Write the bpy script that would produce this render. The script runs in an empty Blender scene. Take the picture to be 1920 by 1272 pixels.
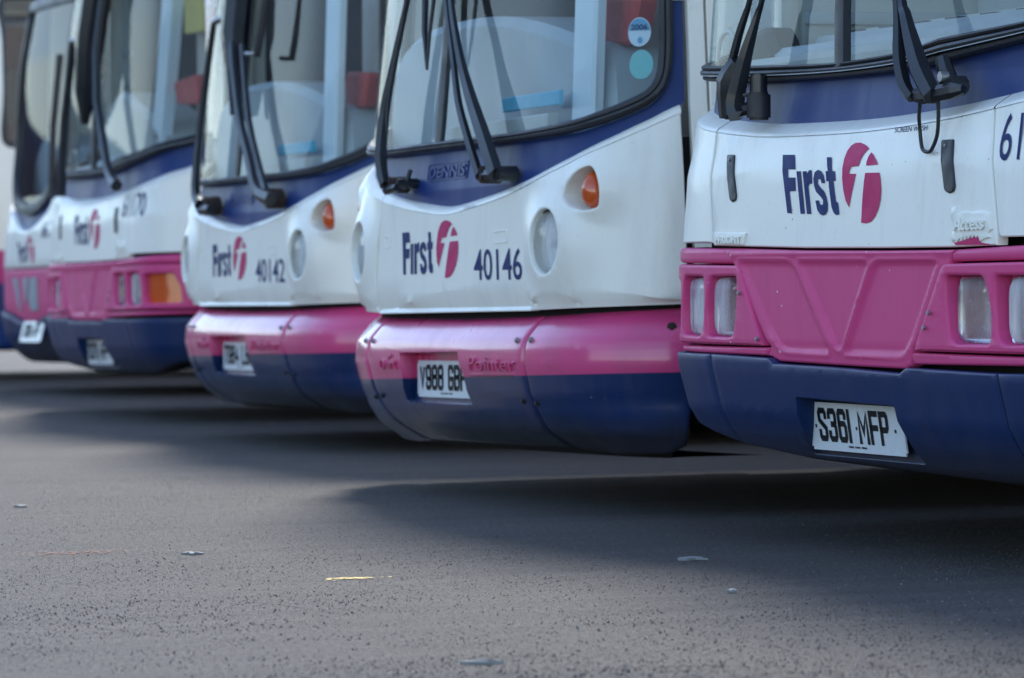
import bpy, bmesh, math, random
import numpy as np
from mathutils import Matrix, Vector
from mathutils.geometry import tessellate_polygon
random.seed(4)
S = bpy.context.scene
COL = S.collection
R = math.radians

# ------------------------------------------------------------------ camera
FPX = 8000.0
TH = R(21)
Fh = np.array([-math.cos(TH), math.sin(TH), 0.]); Rh = np.array([math.sin(TH), math.cos(TH), 0.]); UP = np.array([0, 0, 1.])
pit = math.atan(138 / FPX)
Fv = Fh * math.cos(pit) - UP * math.sin(pit)
U1 = np.cross(Rh, Fv)
Rv = Rh * math.cos(.01) - U1 * math.sin(.01)
Uv = np.cross(Rv, Fv)
cam = bpy.data.cameras.new("Camera")
camo = bpy.data.objects.new("Camera", cam); COL.objects.link(camo)
M = Matrix(((Rv[0], Uv[0], -Fv[0], 0), (Rv[1], Uv[1], -Fv[1], 0), (Rv[2], Uv[2], -Fv[2], .70), (0, 0, 0, 1)))
camo.matrix_world = M
cam.sensor_width = 36; cam.lens = FPX / 1920 * 36; cam.clip_end = 6000; cam.clip_start = .1
cam.dof.use_dof = True; cam.dof.focus_distance = 9.9; cam.dof.aperture_fstop = 6.4
S.camera = camo

# ------------------------------------------------------------------ sky, sun, exposure
SUN_EL, SUN_AZ = 46, -63      # azimuth measured from +Y towards +X
w = bpy.data.worlds.new("World"); S.world = w; w.use_nodes = True
nt = w.node_tree; bg = nt.nodes['Background']
sky = nt.nodes.new('ShaderNodeTexSky'); sky.sky_type = 'NISHITA'; sky.sun_disc = False
sky.sun_elevation = R(SUN_EL); sky.sun_rotation = R(SUN_AZ); sky.air_density = 1.0; sky.dust_density = .35; sky.ozone_density = 1.6
nt.links.new(sky.outputs[0], bg.inputs[0]); bg.inputs[1].default_value = .15
sl = bpy.data.lights.new("sun", 'SUN'); sl.energy = 2.7; sl.angle = R(12); sl.color = (1, .95, .88)
so = bpy.data.objects.new("sun", sl); COL.objects.link(so)
d = Vector((math.sin(R(SUN_AZ)) * math.cos(R(SUN_EL)), math.cos(R(SUN_AZ)) * math.cos(R(SUN_EL)), math.sin(R(SUN_EL))))
so.rotation_euler = d.to_track_quat('Z', 'Y').to_euler()
S.view_settings.view_transform = 'Standard'; S.view_settings.look = 'None'; S.view_settings.gamma = 1; S.view_settings.exposure = 1.45
S.cycles.max_bounces = 8; S.cycles.transparent_max_bounces = 16
S.cycles.use_denoising = True

# ------------------------------------------------------------------ materials
MATS = {}
def newmat(name):
    m = bpy.data.materials.new(name); m.use_nodes = True; MATS[name] = m
    return m, m.node_tree, m.node_tree.nodes['Principled BSDF']
def N(nt, t, **kw):
    n = nt.nodes.new(t)
    for k, v in kw.items():
        if k in n.inputs: n.inputs[k].default_value = v
        else: setattr(n, k, v)
    return n
def mixc(nt, fac, a, b):
    n = nt.nodes.new('ShaderNodeMix'); n.data_type = 'RGBA'
    for s_, v in ((0, fac), (6, a), (7, b)):
        if hasattr(v, 'is_linked') or isinstance(v, bpy.types.NodeSocket): nt.links.new(v, n.inputs[s_])
        else: n.inputs[s_].default_value = v if s_ == 0 else (*v, 1)
    return n.outputs[2]
def ramp(nt, src, lo, hi, a=0., b=1.):
    n = nt.nodes.new('ShaderNodeMapRange'); n.inputs[1].default_value = lo; n.inputs[2].default_value = hi
    n.inputs[3].default_value = a; n.inputs[4].default_value = b
    nt.links.new(src, n.inputs[0]); return n.outputs[0]
def objco(nt, sc=(1, 1, 1)):
    t = nt.nodes.new('ShaderNodeTexCoord'); m = nt.nodes.new('ShaderNodeMapping'); m.inputs['Scale'].default_value = sc
    nt.links.new(t.outputs['Object'], m.inputs[0]); return m.outputs[0]
def mathn(nt, op, a, b=0.):
    n = nt.nodes.new('ShaderNodeMath'); n.operation = op
    for i, v in enumerate((a, b)):
        if isinstance(v, bpy.types.NodeSocket): nt.links.new(v, n.inputs[i])
        else: n.inputs[i].default_value = v
    return n.outputs[0]
C_WHITE = (.84, .82, .73); C_PINK = (.47, .030, .175); C_BLUE = (.009, .034, .14); C_DARK = (.012, .013, .016)
def paint(name, bands, rough=.28, chips=0., dirt=.35, coat=.5, seed=0., chipcol=(.75, .72, .74), dirtcol=(.16, .14, .12), bump=.02, undershade=None):
    """bands: [(zmax at x=0, slope, colour), ...] painted livery bands, from the bottom up"""
    m, nt, bs = newmat(name)
    tc = nt.nodes.new('ShaderNodeTexCoord'); sp = nt.nodes.new('ShaderNodeSeparateXYZ'); nt.links.new(tc.outputs['Object'], sp.inputs[0])
    c = bands[-1][2]
    cur = None
    for zm, slo, colr in reversed(bands[:-1]):
        zz = mathn(nt, 'ADD', sp.outputs[2], mathn(nt, 'MULTIPLY', sp.outputs[0], -slo))
        f = ramp(nt, zz, zm - .0012, zm + .0012, 1., 0.)
        cur = mixc(nt, f, cur if cur is not None else c, colr)
    base = cur if cur is not None else c
    co = objco(nt, (6, 6, 1.2)); n1 = N(nt, 'ShaderNodeTexNoise', Scale=1.3, Detail=7., Roughness=.65); nt.links.new(co, n1.inputs[0])
    n1.noise_dimensions = '4D'; n1.inputs['W'].default_value = seed
    co2 = objco(nt, (1, 1, 1)); n2 = N(nt, 'ShaderNodeTexNoise', Scale=55., Detail=4.); nt.links.new(co2, n2.inputs[0])
    f1 = ramp(nt, n1.outputs[0], .50, .85, 0., dirt)
    f2 = ramp(nt, n2.outputs[0], .62, .78, 0., dirt * .4)
    f = mathn(nt, 'ADD', f1, f2)
    base = mixc(nt, f, base, dirtcol)
    if chips > 0:
        v = N(nt, 'ShaderNodeTexVoronoi', Scale=26.); nt.links.new(co2, v.inputs[0])
        n3 = N(nt, 'ShaderNodeTexNoise', Scale=2.6, Detail=2.); nt.links.new(co2, n3.inputs[0])
        thr = ramp(nt, n3.outputs[0], .40, .72, 0.05 * chips, .28 * chips)
        n5 = N(nt, 'ShaderNodeTexNoise', Scale=160., Detail=1.); nt.links.new(co2, n5.inputs[0])
        g = mathn(nt, 'LESS_THAN', mathn(nt, 'ADD', v.outputs[0], mathn(nt, 'MULTIPLY', n5.outputs[0], .04)), thr)
        base = mixc(nt, g, base, chipcol)
    if undershade:  # underside shading painted as dark grey into the lowest part
        z0, z1, col_ = undershade
        nz = mathn(nt, 'ADD', sp.outputs[2], mathn(nt, 'MULTIPLY', n1.outputs[0], .06))
        base = mixc(nt, ramp(nt, nz, z0, z1, .75, 0.), base, col_)
    if hasattr(base, 'is_linked'): nt.links.new(base, bs.inputs['Base Color'])
    rr = ramp(nt, n1.outputs[0], .3, .8, rough, rough + .22); nt.links.new(rr, bs.inputs['Roughness'])
    bs.inputs['Coat Weight'].default_value = coat * .5; bs.inputs['Coat Roughness'].default_value = .15; bs.inputs['Specular IOR Level'].default_value = .3
    bp = N(nt, 'ShaderNodeBump', Strength=bump * 3, Distance=.01); n4 = N(nt, 'ShaderNodeTexNoise', Scale=9., Detail=3.); nt.links.new(co2, n4.inputs[0])
    nt.links.new(n4.outputs[0], bp.inputs['Height']); nt.links.new(bp.outputs[0], bs.inputs['Normal'])
    return m
def simple(name, colr, rough=.5, metal=0., noise=.25, scale=30., bump=.0, coat=0., spec=.5):
    m, nt, bs = newmat(name)
    co = objco(nt); n1 = N(nt, 'ShaderNodeTexNoise', Scale=scale, Detail=5.); nt.links.new(co, n1.inputs[0])
    f = ramp(nt, n1.outputs[0], .35, .7, 0., noise)
    dk = tuple(min(1, x * .45 + .01) for x in colr)
    nt.links.new(mixc(nt, f, colr, dk), bs.inputs['Base Color'])
    nt.links.new(ramp(nt, n1.outputs[0], .3, .7, rough, min(1, rough + .15)), bs.inputs['Roughness'])
    bs.inputs['Metallic'].default_value = metal; bs.inputs['Coat Weight'].default_value = coat; bs.inputs['Specular IOR Level'].default_value = spec
    if bump:
        bp = N(nt, 'ShaderNodeBump', Strength=bump, Distance=.004); nt.links.new(n1.outputs[0], bp.inputs['Height']); nt.links.new(bp.outputs[0], bs.inputs['Normal'])
    return m
def glassmat(name, tint=(.84, .91, .93), rough=.015, streak=.05, ribs=0.):
    m, nt, bs = newmat(name); nt.nodes.remove(bs)
    out = nt.nodes['Material Output']
    tr = N(nt, 'ShaderNodeBsdfTransparent'); tr.inputs[0].default_value = (*tint, 1)
    gl = N(nt, 'ShaderNodeBsdfGlossy'); gl.inputs['Roughness'].default_value = rough
    df = N(nt, 'ShaderNodeBsdfDiffuse'); df.inputs[0].default_value = (.85, .88, .9, 1) if ribs else (.55, .58, .6, 1)
    fr = N(nt, 'ShaderNodeFresnel', IOR=1.55)
    co = objco(nt, (7, 7, .7)); n1 = N(nt, 'ShaderNodeTexNoise', Scale=1.5, Detail=5.); nt.links.new(co, n1.inputs[0])
    mx0 = nt.nodes.new('ShaderNodeMixShader'); nt.links.new(ramp(nt, n1.outputs[0], .40, .75, 0.02, streak), mx0.inputs[0])
    nt.links.new(tr.outputs[0], mx0.inputs[1]); nt.links.new(df.outputs[0], mx0.inputs[2])
    mx = nt.nodes.new('ShaderNodeMixShader'); nt.links.new(mathn(nt, 'MULTIPLY', fr.outputs[0], .42), mx.inputs[0])
    nt.links.new(mx0.outputs[0], mx.inputs[1]); nt.links.new(gl.outputs[0], mx.inputs[2])
    nt.links.new(mx.outputs[0], out.inputs[0])
    if ribs:
        wv = N(nt, 'ShaderNodeTexWave', Scale=ribs); wv.bands_direction = 'X'; nt.links.new(objco(nt), wv.inputs[0])
        bp = N(nt, 'ShaderNodeBump', Strength=.5, Distance=.003); nt.links.new(wv.outputs[0], bp.inputs['Height']); nt.links.new(bp.outputs[0], gl.inputs['Normal']); nt.links.new(bp.outputs[0], fr.inputs['Normal'])
        tr.inputs[0].default_value = (*tint, 1); nt.links.new(mixc(nt, wv.outputs[0], tint, tuple(x * .7 for x in tint)), tr.inputs[0])
    return m
def lensmat(name, tint, rough=.06, trans=.75, ribs=0.):
    m, nt, bs = newmat(name)
    bs.inputs['Base Color'].default_value = (*tint, 1); bs.inputs['Roughness'].default_value = rough
    bs.inputs['Transmission Weight'].default_value = trans; bs.inputs['IOR'].default_value = 1.3
    if ribs:
        co = objco(nt, (1, 1, 1)); wv = N(nt, 'ShaderNodeTexWave', Scale=ribs); wv.bands_direction = 'X'; nt.links.new(co, wv.inputs[0])
        bp = N(nt, 'ShaderNodeBump', Strength=.35, Distance=.003); nt.links.new(wv.outputs[0], bp.inputs['Height']); nt.links.new(bp.outputs[0], bs.inputs['Normal'])
    return m
WHITE = [(0, 0, C_WHITE)]
paint('white_paint', WHITE, dirt=.30, seed=1., dirtcol=(.30, .28, .25), rough=.3, coat=.4)
paint('white_paint_worn', WHITE, dirt=.34, seed=5., chips=.35, chipcol=(.18, .15, .13), dirtcol=(.30, .28, .25), coat=.3)
paint('pink_paint', [(0, 0, (.62, .058, .20))], chips=.6, dirt=.16, dirtcol=(.2, .06, .09), rough=.42, coat=.15)
paint('blue_paint', [(0, 0, C_BLUE)], dirt=.22, dirtcol=(.06, .06, .09), rough=.25, coat=.6)
paint('blue_screen_band', [(0, 0, (.007, .030, .145))], dirt=.3, dirtcol=(.03, .045, .11), rough=.42, coat=.1, chips=.2, chipcol=(.35, .2, .18))
paint('blue_bumper', [(0, 0, (.008, .026, .10))], dirt=.45, dirtcol=(.055, .055, .075), rough=.36, coat=.1, chips=.15, chipcol=(.3,.3,.33), undershade=(.25, .34, (.035, .033, .036)))
paint('bumper_two_tone', [(.367, .017, (.008, .026, .10)), (0, 0, (.62, .062, .20))], dirt=.42, chips=.22, dirtcol=(.13, .09, .11), rough=.24, coat=1.6, undershade=(.23, .30, (.035, .033, .036)))
paint('side_livery_midi', [(.387, 0, C_BLUE), (.575, 0, C_PINK), (0, 0, C_WHITE)], dirt=.4, seed=3.)
paint('side_livery_single', [(.47, 0, C_BLUE), (.745, 0, C_PINK), (0, 0, C_WHITE)], dirt=.4, seed=3.)
paint('side_livery_far', [(.62, 0, C_BLUE), (.83, 0, C_PINK), (0, 0, C_WHITE)], dirt=.3, seed=7.)
paint('far_bumper', [(.60, .0, (.014, .025, .095)), (0, 0, C_PINK)], dirt=.25)
simple('rubber', (.016, .017, .02), .42, noise=.6, scale=14., spec=.5)
simple('black_plastic', (.017, .019, .022), .4, noise=.5, scale=25., spec=.5)
simple('wiper_black', (.010, .012, .016), .34, noise=.5, scale=22., coat=.2)
simple('rusty_metal', (.055, .035, .028), .6, .4, noise=.8, scale=60., bump=.5)
simple('dark_gap', (.006, .006, .007), .8)
simple('underbody', (.02, .019, .018), .85, noise=.7, scale=12., bump=.6)
simple('chrome', (.8, .82, .84), .16, 1., noise=.05)
simple('reflector', (.95, .96, .97), .32, 1., noise=.04, scale=8.)
simple('lamp_bulb', (.9, .92, .94), .1, .2, noise=0)
simple('bolt_steel', (.5, .5, .5), .3, .9, noise=.3)
simple('plate_white', (.66, .70, .72), .35, noise=.12, scale=18., coat=.3)
simple('plate_black', (.008, .008, .010), .5, spec=.2)
simple('decal_blue', (.012, .024, .12), .5, noise=.1, spec=.15)
simple('decal_pink', (.50, .020, .12), .5, noise=.1, spec=.2)
simple('decal_grey', (.30, .34, .37), .4)
simple('orange_plastic', (.62, .085, .006), .18, noise=.3, scale=60., coat=.8)
simple('tyre', (.018, .018, .018), .8, noise=.5, bump=.4)
simple('wheel_rim', (.3, .3, .3), .5, .6, noise=.6)
simple('dash_grey', (.42, .47, .49), .45, noise=.2, scale=6.)
simple('dash_pale', (.50, .52, .49), .5, noise=.2, scale=5.)
simple('dash_dark', (.05, .055, .06), .5, noise=.3)
simple('cab_beige', (.50, .45, .38), .55, noise=.2)
simple('cab_blue_white', (.80, .90, .94), .3, noise=.15, scale=4.)
simple('cab_brown', (.022, .018, .016), .6, noise=.4)
simple('seat_red', (.5, .05, .035), .6, noise=.3)
simple('pole_yellow', (.62, .48, .10), .35, noise=.1)
simple('cyan_trim', (.02, .42, .62), .4, noise=.15)
simple('cream_panel', (.62, .62, .58), .6, noise=.15)
simple('sticker_white', (.62, .72, .78), .4, noise=.1)
simple('sticker_blue', (.12, .36, .55), .4, noise=.2)
simple('sticker_teal', (.18, .52, .50), .4, noise=.1, scale=80)
simple('yellow_paint', (.55, .38, .06), .6, noise=.4)
simple('litter_white', (.19, .20, .20), .7, noise=.3)
glassmat('screen_glass'); glassmat('side_glass', (.80, .85, .87))
glassmat('clear_lens', (.95, .97, .98), .06, .75, 60.); glassmat('round_lens', (.95, .97, .98), .06, .72, 40.)
lensmat('amber_lens', (.95, .22, .02), trans=.35)

# ------------------------------------------------------------------ object helpers
def tag(o, label=None, cat=None, group=None, kind=None):
    if label: o['label'] = label
    if cat: o['category'] = cat
    if group: o['group'] = group
    if kind: o['kind'] = kind
    return o
class MB:
    def __init__(s): s.v = []; s.f = []; s.mi = []; s.mats = []
    def mat(s, name):
        if name not in s.mats: s.mats.append(name)
        return s.mats.index(name)
    def add(s, verts, faces, mat):
        b = len(s.v); k = s.mat(mat)
        s.v.extend([tuple(float(c) for c in p) for p in verts])
        s.f.extend([[b + i for i in f] for f in faces]); s.mi.extend([k] * len(faces))
        return s
    def build(s, name, parent=None, angle=35, label=None, recalc=False):
        me = bpy.data.meshes.new(name); me.from_pydata(s.v, [], s.f)
        for m in s.mats: me.materials.append(MATS[m])
        me.polygons.foreach_set('material_index', s.mi)
        me.polygons.foreach_set('use_smooth', [True] * len(s.f))
        if recalc:
            bm = bmesh.new(); bm.from_mesh(me); bmesh.ops.recalc_face_normals(bm, faces=bm.faces); bm.to_mesh(me); bm.free()
        me.validate(); me.set_sharp_from_angle(angle=R(angle)); me.update()
        o = bpy.data.objects.new(name, me); COL.objects.link(o)
        if parent: o.parent = parent
        if label: o['label'] = label
        return o
def box(mb, c, s, mat, rz=0., bev=0.):
    bm = bmesh.new(); bmesh.ops.create_cube(bm, size=1)
    bmesh.ops.scale(bm, vec=s, verts=bm.verts)
    if bev: bmesh.ops.bevel(bm, geom=bm.edges[:], offset=bev, segments=2, affect='EDGES', profile=.6)
    bmesh.ops.rotate(bm, verts=bm.verts, matrix=Matrix.Rotation(rz, 3, 'Z')); bmesh.ops.translate(bm, verts=bm.verts, vec=c)
    mb.add([v.co[:] for v in bm.verts], [[v.index for v in f.verts] for f in bm.faces], mat); bm.free(); return mb
def tube(mb, pts, rad, mat, n=10, flat=1., smooth=0):
    P = [np.array(p, float) for p in pts]
    if smooth: P = [np.array(p) for p in cat3(P, smooth)]
    if not hasattr(rad, '__len__'): rad = [rad] * len(P)
    else: rad = list(np.interp(np.linspace(0, 1, len(P)), np.linspace(0, 1, len(rad)), rad))
    vs, fs = [], []
    up = np.array([0, -1., 0])
    for i, p in enumerate(P):
        t = P[min(i + 1, len(P) - 1)] - P[max(i - 1, 0)]; t /= np.linalg.norm(t) + 1e-9
        a = np.cross(t, up); a /= np.linalg.norm(a) + 1e-9; b = np.cross(a, t)
        for k in range(n):
            an = 2 * math.pi * (k + .5) / n
            vs.append(p + a * math.cos(an) * rad[i] + b * math.sin(an) * rad[i] * flat)
    for i in range(len(P) - 1):
        for k in range(n): fs.append([i * n + k, i * n + (k + 1) % n, (i + 1) * n + (k + 1) % n, (i + 1) * n + k])
    fs.append(list(range(n))[::-1]); fs.append([(len(P) - 1) * n + k for k in range(n)])
    return mb.add(vs, fs, mat)
def cat3(P, m):
    out = []
    for i in range(len(P) - 1):
        p0, p1, p2, p3 = P[max(i - 1, 0)], P[i], P[i + 1], P[min(i + 2, len(P) - 1)]
        for k in range(m):
            t = k / m
            out.append(.5 * ((2 * p1) + (-p0 + p2) * t + (2 * p0 - 5 * p1 + 4 * p2 - p3) * t * t + (-p0 + 3 * p1 - 3 * p2 + p3) * t ** 3))
    out.append(P[-1]); return out
def cyl(mb, c, r, depth, mat, axis='Y', n=28, bev=0.):
    bm = bmesh.new(); bmesh.ops.create_cone(bm, cap_ends=True, segments=n, radius1=r, radius2=r, depth=depth)
    if bev: bmesh.ops.bevel(bm, geom=[e for e in bm.edges if len(e.link_faces) == 2 and any(len(f.verts) > 4 for f in e.link_faces)], offset=bev, segments=2, affect='EDGES')
    rot = {'Y': Matrix.Rotation(R(90), 3, 'X'), 'X': Matrix.Rotation(R(90), 3, 'Y'), 'Z': Matrix.Identity(3)}[axis]
    bmesh.ops.rotate(bm, verts=bm.verts, matrix=rot); bmesh.ops.translate(bm, verts=bm.verts, vec=c)
    mb.add([v.co[:] for v in bm.verts], [[v.index for v in f.verts] for f in bm.faces], mat); bm.free(); return mb
def cat2(pts, m=8, closed=False):
    """smooth curve through (t,z[,off]) points"""
    P = [np.array(p, float) for p in pts]
    if closed: P = [P[-1]] + P + [P[0], P[1]]
    out = []
    rng = range(1, len(P) - 2) if closed else range(len(P) - 1)
    for i in rng:
        p0, p1, p2, p3 = P[max(i - 1, 0)], P[i], P[i + 1], P[min(i + 2, len(P) - 1)]
        L = np.linalg.norm(p2 - p1) + 1e-9
        m1 = (p2 - p0) / (L + np.linalg.norm(p1 - p0) + 1e-9) * L; m2 = (p3 - p1) / (L + np.linalg.norm(p3 - p2) + 1e-9) * L
        for k in range(m):
            t = k / m; t2 = t * t; t3 = t2 * t
            out.append(tuple((2 * t3 - 3 * t2 + 1) * p1 + (t3 - 2 * t2 + t) * m1 + (-2 * t3 + 3 * t2) * p2 + (t3 - t2) * m2))
    if not closed: out.append(tuple(P[-1]))
    return out
def area(p): return .5 * sum(p[i][0] * p[(i + 1) % len(p)][1] - p[(i + 1) % len(p)][0] * p[i][1] for i in range(len(p)))
def inset(p, d):
    """move a CCW polygon inwards by d"""
    n = len(p); out = []
    for i in range(n):
        a, b, c = np.array(p[i - 1][:2]), np.array(p[i][:2]), np.array(p[(i + 1) % n][:2])
        e1 = b - a; e2 = c - b; e1 /= np.linalg.norm(e1) + 1e-12; e2 /= np.linalg.norm(e2) + 1e-12
        n1 = np.array([-e1[1], e1[0]]); n2 = np.array([-e2[1], e2[0]]); m = n1 + n2; q = max(m @ m / 2, .45)
        out.append(tuple(b + m / q * d))
    return out
def ccw(p): return list(p) if area(p) > 0 else list(p)[::-1]
def roundpoly(p, r, m=4):
    out = []; n = len(p)
    for i in range(n):
        a, b, c = np.array(p[i - 1], float), np.array(p[i], float), np.array(p[(i + 1) % n], float)
        la, lc = np.linalg.norm(a - b), np.linalg.norm(c - b); q = min(r, la * .45, lc * .45)
        s, e = b + (a - b) / la * q, b + (c - b) / lc * q
        for k in range(m + 1):
            t = k / m; out.append(tuple((1 - t) ** 2 * s + 2 * t * (1 - t) * b + t * t * e))
    return out
def ell(cx, cz, rx, rz, n=32): return [(cx + rx * math.cos(2 * math.pi * k / n), cz + rz * math.sin(2 * math.pi * k / n)) for k in range(n)]
def mir(p): return [(-q[0],) + tuple(q[1:]) for q in p][::-1]

# ------------------------------------------------------------------ bus skin: (t, z, off) -> local xyz
class Skin:
    """front of a bus bent round a plan curve: t runs along the curve from the centre line, z is height, off stands proud"""
    def __init__(s, half, prof):
        pts = np.array(half, float); m = pts[::-1].copy(); m[:, 0] *= -1
        Pp = [tuple(q) for q in np.vstack([m[:-1], pts])]
        c = np.array(cat2(Pp, 24)); s.c = c
        L = np.r_[0, np.cumsum(np.linalg.norm(np.diff(c, axis=0), axis=1))]
        mid = np.argmin(abs(c[:, 0])); s.s = L - L[mid]
        tg = np.gradient(c, axis=0); tg /= np.linalg.norm(tg, axis=1)[:, None]; s.n = np.stack([-tg[:, 1], tg[:, 0]], 1)
        s.prof = np.array(prof) - np.array([.07, 0])
    def __call__(s, a):
        a = np.atleast_2d(np.asarray(a, float)); t, z, off = a[:, 0], a[:, 1], a[:, 2]
        c = np.stack([np.interp(t, s.s, s.c[:, 0]), np.interp(t, s.s, s.c[:, 1])], 1)
        n = np.stack([np.interp(t, s.s, s.n[:, 0]), np.interp(t, s.s, s.n[:, 1])], 1); n /= np.linalg.norm(n, axis=1)[:, None]
        wt = 1 - .75 * np.clip((abs(t) - 1.2) / .6, 0, 1)
        q = c + n * (np.interp(z, s.prof[:, 0], s.prof[:, 1]) * wt - off)[:, None]
        return np.column_stack([q, z])
    def p(s, t, z, off=0.): return s([(t, z, off)])[0]
HALF_A = [(0, 0), (.5, .004), (.85, .018), (1.0, .04), (1.08, .07), (1.16, .13), (1.215, .21), (1.23, .33), (1.23, .6), (1.23, 10.5)]
HALF_B = [(0, 0), (.45, .004), (.7, .015), (.88, .045), (1.0, .09), (1.1, .165), (1.17, .27), (1.2, .42), (1.2, .65), (1.2, 1.2), (1.2, 9)]
PROF_A = [(.15, .30), (.22, .2), (.29, .11), (.34, .07), (.40, .035), (.5, 0.01), (.58, 0), (.75, 0.0), (.8, .0), (1.0, 0.015), (1.06, .03), (1.2, .05), (2.0, .11), (2.6, .22), (2.85, .34)]
PROF_B = [(.15, .35), (.2, .25), (.24, .19), (.29, .1), (.34, .055), (.40, .02), (.48, 0), (.55, 0.005), (.6, .03), (.65, .06), (.66, .04), (.8, .045), (1.0, .05), (1.06, .06), (1.2, .08), (2.0, .17), (2.6, .3), (2.85, .42)]

def patch(mb, sk, poly, mat, off=0., rings=((0, 0),), holes=(), grid=.05, gz=None, disp=None, hrings=((0, 0),)):
    """a panel on the skin. rings: (inset, off) steps from the outline inwards, giving a rolled edge"""
    poly = ccw([tuple(q[:2]) for q in poly])
    vs, fs = [], []
    def ringset(pl, rs, flip):
        n = len(pl); idx = []
        for ins, o in rs:
            q = inset(pl, -ins if flip else ins) if ins else pl
            b = len(vs); vs.extend([(x[0], x[1], o) for x in q]); idx.append(list(range(b, b + n)))
        for a, b in zip(idx[:-1], idx[1:]):
            for k in range(n):
                f = [a[k], a[(k + 1) % n], b[(k + 1) % n], b[k]]
                fs.append(f[::-1] if flip else f)
        return idx[-1]
    loops = [ringset(poly, rings, False)]
    for h in holes: loops.append(ringset(ccw([tuple(q[:2]) for q in h]), hrings, True))
    flat = [i for l in loops for i in l]
    tris = tessellate_polygon([[Vector((vs[i][0], vs[i][1], 0)) for i in l] for l in loops])
    for t in tris:
        f = [flat[i] for i in t]; A = [vs[i] for i in f]
        ar = (A[1][0] - A[0][0]) * (A[2][1] - A[0][1]) - (A[2][0] - A[0][0]) * (A[1][1] - A[0][1])
        if abs(ar) > 1e-12: fs.append(f if ar > 0 else f[::-1])
    bm = bmesh.new(); bv = [bm.verts.new(v) for v in vs]
    for f in fs:
        try: bm.faces.new([bv[i] for i in f])
        except ValueError: pass
    if grid:
        T = [v[0] for v in vs]; Z = [v[1] for v in vs]; gz = gz or grid
        for ax, g, lo, hi in ((0, grid, min(T), max(T)), (1, gz, min(Z), max(Z))):
            x = math.floor(lo / g) * g + g * .5003
            while x < hi:
                if x > lo:
                    co = [0, 0, 0]; co[ax] = x; no = [0, 0, 0]; no[ax] = 1
                    step = g if (ax == 1 or abs(x) < 1.7) else .8
                    bmesh.ops.bisect_plane(bm, geom=bm.verts[:] + bm.edges[:] + bm.faces[:], plane_co=co, plane_no=no, dist=1e-6)
                else: step = g
                x += step
    bm.verts.ensure_lookup_table()
    a = np.array([v.co[:] for v in bm.verts]); a[:, 2] += off
    if disp is not None: a[:, 2] += disp(a[:, 0], a[:, 1])
    bm.verts.index_update()
    mb.add(sk(a), [[v.index for v in f.verts] for f in bm.faces], mat); bm.free()
    return mb
def loft(mb, sk, curves, mat, step=.03, close=False):
    """curves of (t,z,off) points, resampled alike and joined"""
    L = max(sum(math.dist(c[i][:2], c[i + 1][:2]) for i in range(len(c) - 1)) for c in curves); n = max(2, int(L / step))
    rows = []
    for c in curves:
        c = np.array([tuple(q) + (0,) * (3 - len(q)) for q in c], float); s = np.r_[0, np.cumsum(np.linalg.norm(np.diff(c[:, :2], axis=0), axis=1))]; s /= s[-1]
        u = np.linspace(0, 1, n + 1); rows.append(np.stack([np.interp(u, s, c[:, k]) for k in range(3)], 1))
    if close: rows.append(rows[0])
    vs = np.vstack([sk(r) for r in rows]); m = n + 1
    fs = [[i * m + k, i * m + k + 1, (i + 1) * m + k + 1, (i + 1) * m + k] for i in range(len(rows) - 1) for k in range(n)]
    return mb.add(vs, fs, mat)
def sweep(mb, sk, path, prof, mat, closed=False):
    """path in (t,z); prof list of (sideways, off)"""
    n = len(path); vs = []; m = len(prof)
    P = [np.array(q[:2], float) for q in path]
    nr = []
    for i in range(n):
        a = P[i - 1] if (i > 0 or closed) else P[i]; b = P[(i + 1) % n] if (i < n - 1 or closed) else P[i]
        t = b - a; t /= np.linalg.norm(t) + 1e-9; nr.append(np.array([-t[1], t[0]]))
    for i in range(n):
        for s_, o in prof:
            q = P[i] + nr[i] * s_; vs.append((q[0], q[1], o))
    fs = []
    for i in range(n if closed else n - 1):
        for k in range(m - 1):
            a = i * m + k; b = ((i + 1) % n) * m + k; fs.append([a, b, b + 1, a + 1])
    return mb.add(sk(vs), fs, mat)
def halfround(w, h, base=0., n=6): return [(-w * math.cos(math.pi * k / n), base + h * math.sin(math.pi * k / n) - (.012 if k in (0, n) else 0)) for k in range(n + 1)]
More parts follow.
